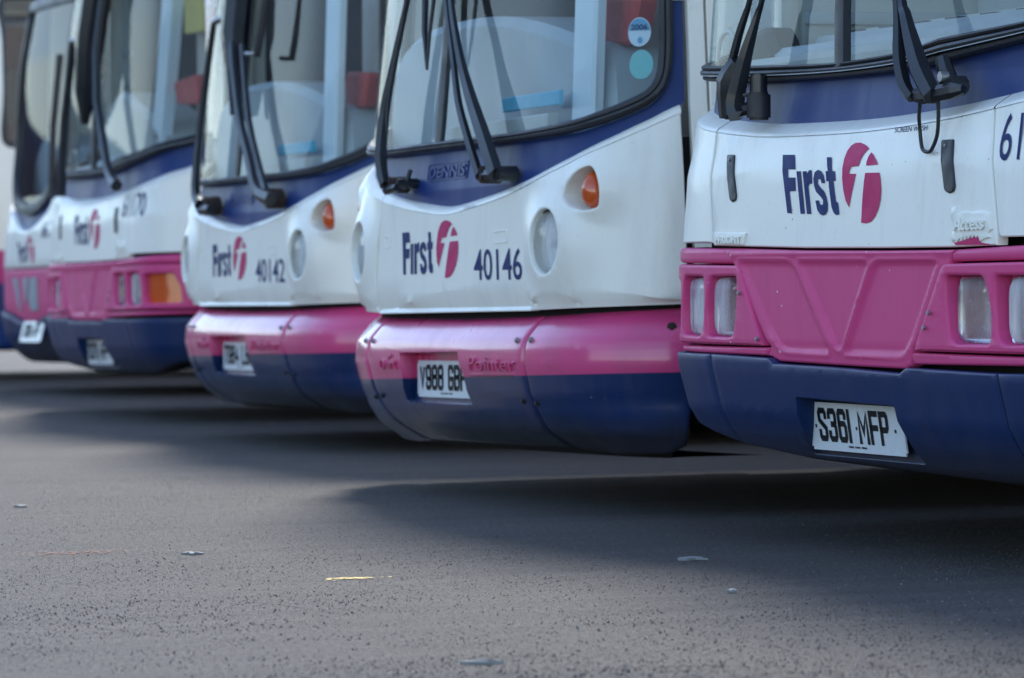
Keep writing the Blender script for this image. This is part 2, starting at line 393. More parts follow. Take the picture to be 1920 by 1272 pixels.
def textpolys(mb, sk, txt, origin, ux, uz, mat, off=.0015, bold=0., grid=.04, extr=0.):
    """flat lettering mapped on the skin; origin = lower left, ux/uz = (t,z) vectors of the whole text box's width / cap height"""
    cu = bpy.data.curves.new('t', 'FONT'); cu.body = txt; cu.offset = bold; cu.resolution_u = 4
    o = bpy.data.objects.new('t', cu); COL.objects.link(o)
    me = bpy.data.meshes.new_from_object(o.evaluated_get(bpy.context.evaluated_depsgraph_get()))
    vs = np.array([v.co[:] for v in me.vertices]); x0, x1 = vs[:, 0].min(), vs[:, 0].max(); y0, y1 = 0., .729
    if txt.islower(): y1 = vs[:, 1].max()
    u = (vs[:, 0] - x0) / (x1 - x0); v = (vs[:, 1] - y0) / (y1 - y0)
    T = origin[0] + ux[0] * u + uz[0] * v; Z = origin[1] + ux[1] * u + uz[1] * v
    bm = bmesh.new(); bv = [bm.verts.new((a, b, 0)) for a, b in zip(T, Z)]
    for f in me.polygons:
        try: bm.faces.new([bv[i] for i in f.vertices])
        except ValueError: pass
    x = math.floor(T.min() / grid) * grid
    while x < T.max():
        bmesh.ops.bisect_plane(bm, geom=bm.verts[:] + bm.edges[:] + bm.faces[:], plane_co=(x + 1e-4, 0, 0), plane_no=(1, 0, 0), dist=1e-7); x += grid
    if extr:
        r = bmesh.ops.extrude_face_region(bm, geom=bm.faces[:]); 
        for g in r['geom']:
            if isinstance(g, bmesh.types.BMVert): g.co.z += extr
    bm.verts.index_update(); a = np.array([q.co[:] for q in bm.verts]); a[:, 2] += off
    mb.add(sk(a), [[q.index for q in f.verts] for f in bm.faces], mat); bm.free()
    bpy.data.objects.remove(o); bpy.data.curves.remove(cu); bpy.data.meshes.remove(me)
    return mb

# ------------------------------------------------------------------ traced lettering of the operator's mark (t, z)
LOGO = {
'F': [(-.35, .965), (-.277, .963), (-.256, .927), (-.3, .928), (-.296, .908), (-.254, .907), (-.246, .874), (-.283, .874), (-.261, .82), (-.288, .821)],
'I': [(-.249, .922), (-.224, .922), (-.185, .818), (-.21, .818)],
'R': [(-.213, .921), (-.19, .921), (-.185, .915), (-.176, .923), (-.161, .923), (-.153, .89), (-.169, .89), (-.174, .883), (-.148, .817), (-.173, .817)],
'S': [(-.08, .89), (-.099, .89), (-.107, .899), (-.116, .901), (-.122, .898), (-.12, .889), (-.107, .881), (-.082, .87), (-.067, .856), (-.057, .839), (-.056, .823), (-.064, .815), (-.079, .812), (-.097, .815), (-.115, .826), (-.129, .849), (-.109, .849), (-.103, .841), (-.094, .837), (-.084, .839), (-.085, .849), (-.099, .857), (-.128, .87), (-.141, .884), (-.148, .902), (-.143, .917), (-.124, .923), (-.105, .919), (-.09, .908)],
'T': [(-.086, .952), (-.059, .951), (-.044, .918), (-.028, .917), (-.021, .894), (-.034, .894), (-.015, .849), (-.011, .843), (-.001, .842), (.011, .813), (-.008, .812), (-.022, .818), (-.035, .831), (-.057, .88), (-.06, .894), (-.073, .894), (-.081, .919), (-.068, .918)]}
ROUNDEL = [
[(.138, .966), (.126, .961), (.113, .952), (.104, .941), (.099, .926), (.058, .925), (.049, .909), (.088, .908), (.072, .866), (.061, .829), (.04, .846), (.024, .871), (.014, .898), (.012, .924), (.013, .945), (.021, .964), (.036, .976), (.057, .982), (.083, .982), (.109, .977), (.125, .972)],
[(.155, .957), (.168, .951), (.179, .944), (.192, .936), (.202, .927), (.14, .926), (.14, .936), (.145, .949)],
[(.138, .909), (.214, .908), (.222, .891), (.229, .867), (.228, .845), (.221, .825), (.206, .806), (.185, .794), (.16, .79), (.132, .792), (.131, .847), (.134, .888)]]
def affine(src, dst):
    A = np.array([[x, y, 1] for x, y in src]); X = np.linalg.lstsq(A, np.array(dst), rcond=None)[0]
    return lambda p: [tuple(np.array([x, y, 1]) @ X) for x, y in p]
ID = lambda p: p
AFF_B = affine([(-.35, .965), (-.288, .821), (.011, .813), (.07, .982), (.16, .79), (.012, .924), (.229, .867)],
               [(-.397, .816), (-.367, .68), (-.108, .68), (.015, .839), (.031, .662), (-.079, .761), (.111, .751)])
def logo(sk, root, af=ID, off=.0015):
    m = MB()
    for k in 'FIRST': patch(m, sk, af(LOGO[k]), 'decal_blue', off=off, grid=.05)
    m.build('operator_lettering', root)
    m = MB()
    for q in ROUNDEL: patch(m, sk, af(q), 'decal_pink', off=off, grid=.05)
    m.build('operator_roundel', root)

# number plate lettering drawn as strokes
GL = {
'S': [[(1, .80), (1, .90), (.85, 1), (.15, 1), (0, .90), (0, .66), (1, .36), (1, .1), (.85, 0), (.15, 0), (0, .1), (0, .22)]],
'3': [[(0, .82), (0, .9), (.15, 1), (.85, 1), (1, .9), (1, .62), (.85, .53), (.45, .53)], [(.85, .53), (1, .44), (1, .1), (.85, 0), (.15, 0), (0, .1), (0, .2)]],
'6': [[(1, .82), (1, .9), (.85, 1), (.15, 1), (0, .9), (0, .1), (.15, 0), (.85, 0), (1, .1), (1, .46), (.85, .57), (0, .57)]],
'9': [[(0, .18), (0, .1), (.15, 0), (.85, 0), (1, .1), (1, .9), (.85, 1), (.15, 1), (0, .9), (0, .54), (.15, .43), (1, .43)]],
'8': [[(.15, 1), (.85, 1), (1, .9), (1, .63), (.85, .53), (.15, .53), (0, .63), (0, .9), (.15, 1)], [(.15, .53), (0, .43), (0, .1), (.15, 0), (.85, 0), (1, .1), (1, .43), (.85, .53)]],
'1': [[(.5, 0), (.5, 1)]], 'M': [[(0, 0), (0, 1), (.5, .3), (1, 1), (1, 0)]], 'F': [[(1, 1), (0, 1), (0, 0)], [(0, .5), (.9, .5)]],
'P': [[(0, 0), (0, 1), (.85, 1), (1, .9), (1, .55), (.85, .45), (0, .45)]], 'V': [[(0, 1), (.5, 0), (1, 1)]],
'G': [[(1, .82), (1, .9), (.85, 1), (.15, 1), (0, .9), (0, .1), (.15, 0), (.85, 0), (1, .1), (1, .45), (.55, .45)]],
'B': [[(0, 0), (0, 1), (.85, 1), (1, .9), (1, .63), (.85, .53), (0, .53)], [(.85, .53), (1, .43), (1, .1), (.85, 0), (0, 0)]],
'T': [[(0, 1), (1, 1)], [(.5, 1), (.5, 0)]], '4': [[(.75, 0), (.75, 1), (0, .3), (1, .3)]], 'L': [[(0, 1), (0, 0), (1, 0)]],
'7': [[(0, 1), (1, 1), (.35, 0)]], '0': [[(.15, 1), (.85, 1), (1, .9), (1, .1), (.85, 0), (.15, 0), (0, .1), (0, .9), (.15, 1)]]}
def plate(name, txt, root, sk, c, w, h, tilt, yaw, narrow1=True, screws=True, tiny=''):
    """flat plate: c centre (local), tilt leans the foot back"""
    o = bpy.data.objects.new(name, None)
    m = MB(); bm = bmesh.new(); bmesh.ops.create_cube(bm, size=1); bmesh.ops.scale(bm, vec=(w, .004, h), verts=bm.verts)
    bmesh.ops.bevel(bm, geom=[e for e in bm.edges if abs((e.verts[0].co - e.verts[1].co).y) > .003], offset=.008, segments=4, affect='EDGES')
    bm.verts.index_update(); m.add([v.co[:] for v in bm.verts], [[v.index for v in f.verts] for f in bm.faces], 'plate_white'); bm.free()
    pl = m.build(name, root, 30)
    pl.location = c; pl.rotation_euler = (tilt, 0, yaw)
    g = MB(); ch = .078 * h / .111 if h < .12 else .079; sw = .0145
    wid = lambda k: .0 if (k == '1' and narrow1) else (.018 if k == ' ' else (.040 if k != 'M' else .050))
    tot = sum(wid(k) + sw + .010 for k in txt) - .01
    sx = min(1.12, (w - (.135 if screws else .12)) / tot); x = -tot * sx / 2 - (.012 if screws else .035)
    for k in txt:
        wk = wid(k)
        if k != ' ':
            for st in GL[k]:
                P_ = [np.array([x + (sw / 2 + px * wk) * sx if not (k == '1' and narrow1) else x + sw / 2 * sx, (pz - .5) * (ch - sw) + h * .04]) for px, pz in st]
                n = len(P_); L_, R_ = [], []
                for i in range(n):
                    if i == 0: dd = P_[1] - P_[0]; e = dd / np.linalg.norm(dd); nn = np.array([-e[1], e[0]]); q = 1; ext = -e * sw / 2 * (0 if np.allclose(P_[0], P_[-1]) else 1)
                    elif i == n - 1: dd = P_[-1] - P_[-2]; e = dd / np.linalg.norm(dd); nn = np.array([-e[1], e[0]]); q = 1; ext = e * sw / 2 * (0 if np.allclose(P_[0], P_[-1]) else 1)
                    else:
                        e1 = P_[i] - P_[i - 1]; e1 /= np.linalg.norm(e1); e2 = P_[i + 1] - P_[i]; e2 /= np.linalg.norm(e2)
                        n1 = np.array([-e1[1], e1[0]]); n2 = np.array([-e2[1], e2[0]]); nn = n1 + n2; q = max(nn @ nn / 2, .5); ext = 0
                    if k in 'V' and i in (0, n - 1): ext = ext * 0
                    L_.append(P_[i] + nn / q * sw / 2 + ext); R_.append(P_[i] - nn / q * sw / 2 + ext)
                vs = [(p_[0], 0, p_[1]) for p_ in L_ + R_]
                g.add([(a, -.0035, b) for a, _, b in vs], [[i, i + 1, n + i + 1, n + i] for i in range(n - 1)], 'plate_black')
        x += (wk + sw + .010) * sx
    if tiny:
        for i, kx in enumerate(np.linspace(-.05, .05, 15)):
            if i % 5 != 4: g.add([(kx, -.0035, -h * .41), (kx + .005, -.0035, -h * .41), (kx + .005, -.0035, -h * .37), (kx, -.0035, -h * .37)], [[0, 1, 2, 3]], 'plate_black')
    cg = g.build('plate_lettering', pl); 
    if screws:
        for sx_ in (-w * .425, .005, w * .415):
            s = MB(); cyl(s, (sx_, -.0025, 0), .0045, .002, 'black_plastic', n=12); s.build('plate_screw', pl)
    return pl

def hexbolt(sk, root, t, z, r=.009, off=.0, mat='bolt_steel', washer=True):
    m = MB(); p = sk.p(t, z, off); a = sk.p(t + .01, z, off) - sk.p(t - .01, z, off); yaw = math.atan2(a[1], a[0])
    if washer: cyl(m, (0, 0, 0), r * 1.5, .004, mat, n=16)
    cyl(m, (0, -.004, 0), r, .008, mat, n=8, bev=.0015)
    o = m.build('bolt', root, 40); o.location = p; o.rotation_euler = (0, 0, yaw); return o

def wheel(root, x, y, side):
    m = MB(); cyl(m, (0, 0, 0), .46, .26, 'tyre', 'X', 40, .03); t = m.build('tyre', None, 30)
    e = bpy.data.objects.new('wheel', None); COL.objects.link(e); e.parent = root; e.location = (x, y, .46); t.parent = e
    m = MB(); cyl(m, (side * .125, 0, 0), .27, .03, 'wheel_rim', 'X', 32, .01); cyl(m, (side * .15, 0, 0), .1, .05, 'wheel_rim', 'X', 20, .01)
    for k in range(8): cyl(m, (side * .145, .18 * math.cos(k * .785), .18 * math.sin(k * .785)), .014, .02, 'bolt_steel', 'X', 6)
    m.build('rim', e, 30)

def shell(sk, root, tmax, z0, ztop, zwin, livery, tstart, length, w0=.55):
    """body sides, rear and roof with cut window openings; each window a part"""
    ylen = length
    nwin = 6
    for sd in (-1, 1):
        m = MB(); y0, y1 = tstart + w0, tmax - .25; W = (y1 - y0) / nwin
        holes = []
        for k in range(nwin):
            a, b = y0 + k * W + .06, y0 + (k + 1) * W - .06
            holes.append(roundpoly([(a, zwin[0]), (b, zwin[0]), (b, zwin[1]), (a, zwin[1])], .06))
        whc = tstart + 1.5
        arches = []
        base = [(tstart, z0), (tstart, ztop), (tmax, ztop), (tmax, z0)]
        poly = [(tstart, z0)]
        for wc in (tmax - 2.3, whc + 0.0):
            pass
        def arch(c): return [(c + .56 * math.cos(math.pi * k / 14), z0 + max(0, .98 - z0) * math.sin(math.pi * k / 14)) for k in range(15)]
        low = [(tmax, z0)] + arch(tmax - 2.3) + arch(whc) + [(tstart, z0)]
        poly = low + [(tstart, ztop), (tmax, ztop)]
        if sd < 0: poly = mir(poly); holes = [mir(h) for h in holes]
        patch(m, sk, poly, livery, rings=((0, -.03), (0, -.003), (.004, 0)), holes=holes, hrings=((0, -.04), (0, 0)), grid=.45)
        m.build('body_side', root)
        for h in holes:
            g = MB(); patch(g, sk, h, 'side_glass', off=-.02, grid=0); wo = g.build('window', root)
            f = MB(); sweep(f, sk, h, [(-.02, .001), (0, .004), (.02, .001)], 'rubber', closed=True); f.build('window_frame', wo)
    # roof, floor, rear
    ts = np.r_[-tmax, np.linspace(-2.2, 2.2, 60), tmax]
    top = sk([(t, ztop, 0) for t in ts]); n = len(ts)
    r = MB(); rise = []
    for ins, dz in ((0, 0), (.05, .06), (.16, .11), (.4, .14)):
        rise.append([(x * (1 - ins / 1.3), (y + ins) if y < 2 else y, ztop + dz) for x, y, _ in top])
    vs = [p for q in rise for p in q]
    fs = [[j * n + i, j * n + i + 1, (j + 1) * n + i + 1, (j + 1) * n + i] for j in range(3) for i in range(n - 1)] + [[3 * n + i for i in range(n)]]
    r.add(vs, fs, 'white_paint'); r.build('roof', root, 50)
    lo = sk([(t, z0 + .08, 0) for t in ts]); m = MB()
    m.add([(x * .97, y + .05, z0 + .08) for x, y, _ in lo], [list(range(n))], 'underbody')
    for yy in (1.2, 2.4, 4.2, 6.0, 7.5): box(m, (0, yy, z0 + .03), (1.9, .12, .10), 'underbody')
    for xx in (-.45, .45): box(m, (xx, 4.3, z0 + .03), (.10, 7., .11), 'underbody')
    m.build('underbody', root)
    m = MB(); yb = lo[-1][1]
    m.add([(-1.2, yb, z0), (1.2, yb, z0), (1.2, yb, ztop + .05), (-1.2, yb, ztop + .05)], [[0, 1, 2, 3]], livery); m.build('rear_panel', root)
    for sd in (-1, 1):
        for yy in (tstart + 1.5 - .95, yb - 2.3): wheel(root, sd * (lo[-1][0] - .16), yy + .1, sd)

def interior_common(sk, root, hw, ylen, zf=.34):
    m = MB(); box(m, (0, ylen / 2 + .3, zf), (2 * hw - .1, ylen - .9, .04), 'dash_dark'); m.build('cabin_floor', root)
    m = MB(); box(m, (0, ylen / 2 + .3, 2.52), (2 * hw - .15, ylen - 1., .03), 'cream_panel'); m.build('ceiling_panel', root)
    m = MB()
    for s_ in (-1, 1):
        box(m, (s_ * (hw - .07), ylen / 2 + .8, .75), (.02, ylen - 1.8, .6), 'cream_panel')
    m.build('inner_wall', root)
    k = 0
    for y in np.arange(2.6, ylen - 1.4, .85):
        for x in (-.72, .72):
            s_ = MB(); box(s_, (x, y, .82), (.82, .42, .09), 'seat_red', bev=.02); box(s_, (x, y + .22, 1.12), (.82, .08, .62), 'seat_red', bev=.03)
            s_.build('passenger_seat', root)
    for y in (1.5, 3.2, 5.0):
        for x in (-.33, .33):
            m = MB(); tube(m, [(x, y, zf), (x, y, 2.5)], .016, 'pole_yellow'); m.build('grab_pole', root)

def prism(mb, pts, y0, y1, mat, bev=.015):
    """solid from an (x,z) outline between two depths"""
    pts = ccw(pts); n = len(pts); q = inset(pts, bev)
    vs = [(x, y1, z) for x, z in pts] + [(x, y0 + bev, z) for x, z in pts] + [(x, y0, z) for x, z in q]
    fs = []
    for j in (0, 1):
        for k in range(n): fs.append([j * n + k, j * n + (k + 1) % n, (j + 1) * n + (k + 1) % n, (j + 1) * n + k])
    tri = tessellate_polygon([[Vector((x, z, 0)) for x, z in q]])
    fs += [[2 * n + i for i in t] for t in tri]
    tri = tessellate_polygon([[Vector((x, z, 0)) for x, z in pts]]); fs += [[i for i in t][::-1] for t in tri]
    return mb.add(vs, fs, mat)

EDGE = ((0, -.03), (0, -.004), (.0012, -.0018), (.004, 0))
def make_root(name, loc, yaw, tilt, label):
    r = bpy.data.objects.new(name, None); COL.objects.link(r); r.location = loc; r.rotation_euler = (0, -tilt, yaw)
    return tag(r, label, 'bus', 'buses parked side by side')

# ================================================================== midi bus (rounded front, round headlights)
def midi_bus(loc, yaw, tilt, number, reg, label, pantograph=False, worn=0):
    root = make_root('midi_bus', loc, yaw, tilt, label)
    sk = Skin(HALF_B, PROF_B)
    # dark structure behind the panel gaps
    m = MB(); patch(m, sk, [(-1.5, .24), (1.5, .24), (1.5, 1.04), (-1.5, 1.04)], 'dark_gap', off=-.055, grid=.06,
        holes=[ell(-.80, .755, .15, .135), ell(.80, .755, .15, .135), [(-.36, .28), (.31, .28), (.31, .46), (-.36, .46)]]); m.build('front_frame', root)
    wt = [(0, .880), (.205, .893), (.426, .914), (.628, .943), (.841, .990), (1.013, 1.035), (1.152, 1.077), (1.252, 1.109), (1.317, 1.13)]
    wtop = cat2(mir(wt[1:]) + wt, 4)
    # white panels: lower curtain up to the ledge, then the rolled ledge
    zt = lambda t: np.interp(t, [q[0] for q in wtop], [q[1] for q in wtop])
    def bulge(t, z):
        t_ = np.abs(t)
        b = .046 * np.exp(-(((t_ - .84) / .155) ** 2 + ((z - .755) / .135) ** 2) ** 1.3)
        b2 = .036 * np.exp(-(((t_ - 1.0) / .10) ** 2 + ((z - .90) / .085) ** 2) ** 1.3)
        return np.maximum(b, b2) + .25 * np.minimum(b, b2)
    mid = lambda a, b: [(t, float(zt(t)) - .026) for t in np.linspace(a, b, 24)]
    def ledge(mb, a, b, mat):
        ts = np.linspace(a, b, 40); Z = zt(ts)
        rows = []
        for dz, o in ((-.026, 0), (-.020, -.0015), (-.013, -.006), (-.007, -.013), (-.002, -.022), (0, -.034), (0, -.06)):
            rows.append([(t, z + dz, o + float(bulge(np.array([t]), np.array([z + dz]))[0])) for t, z in zip(ts, Z)])
        loft(mb, sk, rows, mat)
    hseam = [(.609, .872), (.630, .78), (.645, .685), (.659, .567)]
    HW = lambda z: np.interp(z, [.55, .685, .872, .97], [.660, .645, .609, .60])
    # centre hatch
    poly = mid(-.597, .597) + [(.612, .872), (.633, .78), (.648, .685), (.656, .562), (-.656, .560), (-.648, .685), (-.633, .78), (-.612, .872)]
    m = MB(); patch(m, sk, poly, 'white_paint', rings=((0, -.03), (0, -.003), (.003, 0)), grid=.05); ledge(m, -.599, .599, 'white_paint')
    hatch = m.build('front_hatch', root, 40)
    # corner panels with lamp openings
    lo_c, lo_r = (.803, .757), .092
    ind = [(.859, .891), (.878, .917), (.91, .942), (.951, .959), (.981, .961), (1.008, .935), (1.019, .898), (1.015, .86), (1.004, .847), (.951, .841), (.9, .852), (.869, .872)]
    ind = [(t + .03, z) for t, z in cat2(ind, 3, True)]
    lampo = ell(lo_c[0] + .006, lo_c[1], lo_r * .94, lo_r, 40)
    for sd in (1, -1):
        poly = [(.602, .872), (.603, .90)] + mid(.6035, 1.316) + [(1.319, 1.0), (1.323, .782), (1.326, .575), (.95, .569), (.662, .564), (.651, .685), (.636, .78)]
        hs = [lampo, ind]
        if sd < 0: poly = mir(poly); hs = [mir(h) for h in hs]
        m = MB(); patch(m, sk, poly, 'white_paint', rings=((0, -.03), (0, -.003), (.003, 0)), holes=hs, hrings=((0, -.07), (0, -.008), (.002, -.003), (.007, 0)), grid=.022, disp=bulge)
        ledge(m, *( (.603, 1.318) if sd > 0 else (-1.318, -.603)), 'white_paint')
        m.build('corner_panel', root, 40)
        # headlight: bowl, reflector, lens
        hx, hz = .796 * sd, .754
        e = MB()
        rows = []
        for r_, o in ((.094, .004), (.096, .010), (.100, .006), (.100, -.05)):
            rows.append([(hx + .87 * r_ * math.cos(a), hz + .94 * r_ * math.sin(a), o) for a in np.linspace(0, 2 * math.pi, 41)])
        loft(e, sk, rows, 'black_plastic', step=.016); hl = e.build('headlight', root, 40)
        e = MB(); patch(e, sk, ell(hx, hz, .083, .089, 40), 'reflector', off=-.006, grid=.015, disp=lambda t, z: -.028 * (1 - np.clip(np.hypot((t - hx) * .5, z - hz) / .096, 0, 1) ** 1.2))
        e.build('reflector', hl, 60)
        e = MB(); cyl(e, tuple(sk.p(hx, hz, -.02)), .016, .04, 'lamp_bulb', 'Y', 16, .004); e.build('bulb', hl)
        e = MB(); rows = []
        for r_, o in ((.095, .004), (.088, .012), (.07, .020), (.045, .026), (.02, .0285), (.001, .029)):
            rows.append([(hx + .87 * r_ * math.cos(a), hz + .94 * r_ * math.sin(a), o) for a in np.linspace(0, 2 * math.pi, 41)])
        loft(e, sk, rows, 'round_lens', step=.016); e.build('lens', hl, 60)
        # indicator
        ic = (.995 * sd, .898); e = MB()
        back = [(q[0] * sd, q[1]) for q in ind]
        patch(e, sk, back, 'white_paint', off=-.055, grid=.05, rings=((-.004, 0), (0, 0)))
        il = e.build('indicator_recess', root)
        il = None
        e = MB(); rows = []
        for s_, o in ((1, -.05), (1, -.010), (.9, .002), (.7, .012), (.4, .019), (.02, .022)):
            rows.append([(ic[0] + .040 * s_ * math.cos(a) * (1 - .18 * math.sin(a)), ic[1] + .053 * s_ * math.sin(a), o) for a in np.linspace(0, 2 * math.pi, 33)])
        loft(e, sk, rows, 'orange_plastic', step=.01); e.build('indicator', root, 50)
    # blue band under the screen
    ro = [(0, 1.052), (.382, 1.052), (.595, 1.052), (.80, 1.058), (.93, 1.068), (1.081, 1.094), (1.203, 1.132), (1.275, 1.187), (1.296, 1.267), (1.300, 1.42), (1.303, 1.8), (1.300, 2.2), (1.24, 2.33), (1.0, 2.37), (.5, 2.38), (0, 2.38)]
    full = cat2(mir(ro[1:-1])[::1] + ro[:1] + ro[1:-1], 5)
    rof = cat2(mir(ro[1:]) [::-1][::-1] + ro, 5)
    ri = [(0, 1.077), (.347, 1.077), (.586, 1.079), (.889, 1.097), (1.041, 1.124), (1.15, 1.154), (1.205, 1.18), (1.234, 1.227), (1.240, 1.319), (1.243, 1.8), (1.240, 2.18), (1.19, 2.27), (1.0, 2.31), (.5, 2.32), (0, 2.32)]
    ringo = cat2((ro[:-1] + mir(ro[1:])), 4, closed=True)
    ringi = cat2((ri[:-1] + mir(ri[1:])), 4, closed=True)
    m = MB()
    low = [q for q in ringo if q[1] < 1.6]
    band = [(t, float(zt(t)) - .01) for t in np.linspace(-1.317, 1.317, 60)]
    up = [q for q in cat2(mir(ro[1:10]) + ro[:10], 5)]
    patch(m, sk, band + [(1.335, 1.14), (1.34, 1.42), (1.30, 1.425)] + up[::-1][1:-1] + [(-1.30, 1.425), (-1.34, 1.42), (-1.335, 1.14)], 'blue_screen_band', off=-.024, grid=.05)
    m.build('screen_band', root)
    # pillars & header
    m = MB()
    for sd in (1, -1):
        pl = [(1.295, 1.42), (1.45, 1.42), (1.45, 2.6), (1.0, 2.6), (1.0, 2.36), (1.24, 2.32), (1.30, 2.2)]
        patch(m, sk, pl if sd > 0 else mir(pl), 'white_paint', off=-.012, grid=.08)
    patch(m, sk, [(-1.0, 2.36), (1.0, 2.36), (1.0, 2.6), (-1.0, 2.6)], 'white_paint', off=-.012, grid=.08)
    m.build('screen_header', root)
    m = MB()
    for sd in (1, -1):
        for ta, tb, za in ((1.352, 1.405, .60), (1.413, 1.60, .25)):
            pl = [(ta, za), (tb, za), (tb, 2.6), (ta, 2.6)]
            m = MB(); patch(m, sk, pl if sd > 0 else mir(pl), 'side_livery_midi', off=-.01, grid=.1, rings=((0, -.03), (0, -.003), (.003, 0))); m.build('door_pillar', root)
    # rubber seal and glass
    g = MB(); n = min(len(ringo), len(ringi))
    def rs(p, n):
        c = np.array([q[:2] for q in p] + [p[0][:2]]); s_ = np.r_[0, np.cumsum(np.linalg.norm(np.diff(c, axis=0), axis=1))]; u = np.linspace(0, s_[-1], n, endpoint=False)
        return [(np.interp(x, s_, c[:, 0]), np.interp(x, s_, c[:, 1])) for x in u]
    lines = []
    for k, (fr, o) in enumerate(((0, -.02), (.02, .004), (.15, .012), (.35, .014), (.46, .011), (.5, .007), (.55, .011), (.7, .013), (.9, .010), (1, .002), (1, -.01))):
        lines.append([(a[0] * (1 - fr) + b[0] * fr, a[1] * (1 - fr) + b[1] * fr, o) for a, b in zip([ringo[i] for i in range(len(ringo))], [ringi[min(i, len(ringi) - 1)] for i in range(len(ringo))])])
    # same parameter count on both rings so the seal follows them
    A_ = rs(ringo, 260); B_ = rs(ringi, 260)
    B2 = []
    Bd = np.array(rs(ringi, 1600))
    for a in A_:
        dd = (Bd[:, 0] - a[0]) ** 2 + (Bd[:, 1] - a[1]) ** 2; j = int(dd.argmin()); B2.append(tuple(Bd[j]))
    vs = []; prof = ((0, -.02), (.02, .004), (.15, .012), (.35, .014), (.46, .011), (.5, .006), (.55, .011), (.7, .013), (.9, .010), (1, .002), (1, -.012))
    for fr, o in prof: vs += [(a[0] * (1 - fr) + b[0] * fr, a[1] * (1 - fr) + b[1] * fr, o) for a, b in zip(A_, B2)]
    nn = 260; fs = [[j * nn + i, j * nn + (i + 1) % nn, (j + 1) * nn + (i + 1) % nn, (j + 1) * nn + i] for j in range(len(prof) - 1) for i in range(nn)]
    g.add(sk(vs), fs, 'rubber'); g.build('screen_seal', root, 50)
    g = MB(); patch(g, sk, ringi, 'screen_glass', off=-.004, grid=.06); ws = g.build('windscreen', root, 60)
    g = MB(); sweep(g, sk, cat2([(-.12, 1.07), (-.130, 1.285), (-.143, 1.5), (-.15, 2.32)], 4), [(-.028, -.01), (-.026, .003), (0, .006), (.026, .003), (.028, -.01)], 'rubber'); g.build('screen_divider', root)
    # stickers
    for (cx, cz, mt) in () if pantograph else ((1.157, 1.334, 'sticker_white'), (1.167, 1.243, 'sticker_teal')):
        g = MB(); patch(g, sk, ell(cx, cz, .048, .041, 28), mt, off=-.010, grid=0)
        so_ = g.build('tax_disc', ws)
        if mt == 'sticker_white':
            g = MB(); patch(g, sk, [(cx + .045 * math.cos(a), cz + .038 * math.sin(a)) for a in np.linspace(.12, math.pi - .12, 14)], 'sticker_blue', off=-.0085, grid=0)
            textpolys(g, sk, '2006', (cx - .033, cz + .006), (.066, 0), (0, .016), 'decal_blue', off=-.0075, bold=.02)
            patch(g, sk, ell(cx + .004, cz - .023, .010, .009, 12), 'sticker_blue', off=-.0085, grid=0)
            g.build('disc_print', so_)
    # bumper: centre and two corner sections, painted in two tones
    BR = ((0, -.05), (0, -.014), (.002, -.008), (.005, -.0035), (.010, -.001), (.016, 0))
    def bot(t): return .17 if abs(t) < .66 else float(np.interp(abs(t), [.66, .9, 1.26, 1.34], [.165, .152, .158, .17]))
    top = lambda t: float(np.interp(t, [-1.33, -.65, .06, .65, 1.33], [.566, .548, .540, .548, .566]))
    hole = roundpoly([(-.345, .438), (.170, .443), (.200, .371), (.187, .290), (-.385, .290), (-.345, .366)], .008)
    seam = [(.662, 0.0), (.668, .486), (.668, .437), (.668, .356), (.664, .281), (.645, .236), (.62, .19), (.61, .165)]
    cp = [(t, top(t)) for t in np.linspace(-.663, .663, 22)] + seam[1:] + [(t, .165) for t in np.linspace(.5, -.5, 12)] + mir(seam[1:])
    low_rings = BR
    bo = lambda t, z: -.014 - .034 * np.clip((z - .445) / .105, 0, 1) ** 1.8 + (.022 + .075 * np.clip((np.abs(t) - .85) / .35, 0, 1)) * np.clip((.33 - z) / .17, 0, 1) ** 1.3
    m = MB(); patch(m, sk, cp, 'bumper_two_tone', rings=BR, holes=[hole], hrings=((0, -.03), (0, -.004), (.003, 0)), grid=.04, gz=.02, disp=bo); cb = m.build('bumper', root, 40)
    for sd in (1, -1):
        sp_ = [(t, top(t)) for t in np.linspace(.676, 1.328, 20)]
        pl = sp_ + [(1.335, .45), (1.335, .3), (1.325, .18), (1.28, .162)] + [(t, bot(t)) for t in np.linspace(1.25, .66, 14)] + [(.652, .21), (.66, .236), (.676, .281), (.679, .356), (.680, .437), (.681, .486)]
        m = MB(); patch(m, sk, pl if sd > 0 else mir(pl), 'bumper_two_tone', rings=BR, grid=.03, gz=.02, disp=bo); m.build('bumper_corner', root, 40)
    # dark valance underneath
    m = MB(); loft(m, sk, [[(t, .19, -.03) for t in np.linspace(-1.25, 1.25, 50)], [(t, .15, -.03) for t in np.linspace(-1.3, 1.3, 50)], [(t, .14, -.10) for t in np.linspace(-1.3, 1.3, 50)], [(t, .135, -.5) for t in np.linspace(-1.3, 1.3, 50)]], 'underbody'); m.build('valance', root)
    # plate recess
    m = MB(); rec = [(q[0] - .0, q[1]) for q in roundpoly([(-.36, .455), (.26, .455), (.26, .275), (-.40, .275)], .01)]
    x0, x1, z0, z1 = -.36, .25, .275, .455
    yb = .055
    pts = []
    a_ = sk([(-.36, .44, .0), (.235, .44, 0), (.235, .29, 0), (-.39, .29, 0)])
    ring1 = sk([(q[0], q[1], .010) for q in hole]); 
    ring2 = [(x, .078, z) for x, y, z in sk([(q[0], q[1], 0) for q in inset(ccw(hole), -.002)])]
    hc = ccw(hole); ring1 = sk([(q[0], q[1], -.016) for q in inset(hc, -.001)]); n = len(hc)
    m.add(list(ring1) + list(ring2), [[i, (i + 1) % n, n + (i + 1) % n, n + i] for i in range(n)] + [[n + i for i in range(n)]], 'bumper_two_tone'); m.build('plate_recess', root, 30)
    plate('number_plate', reg, root, sk, (-.062, .070, .3605), .52, .111, 0, 0, screws=False, tiny='x')
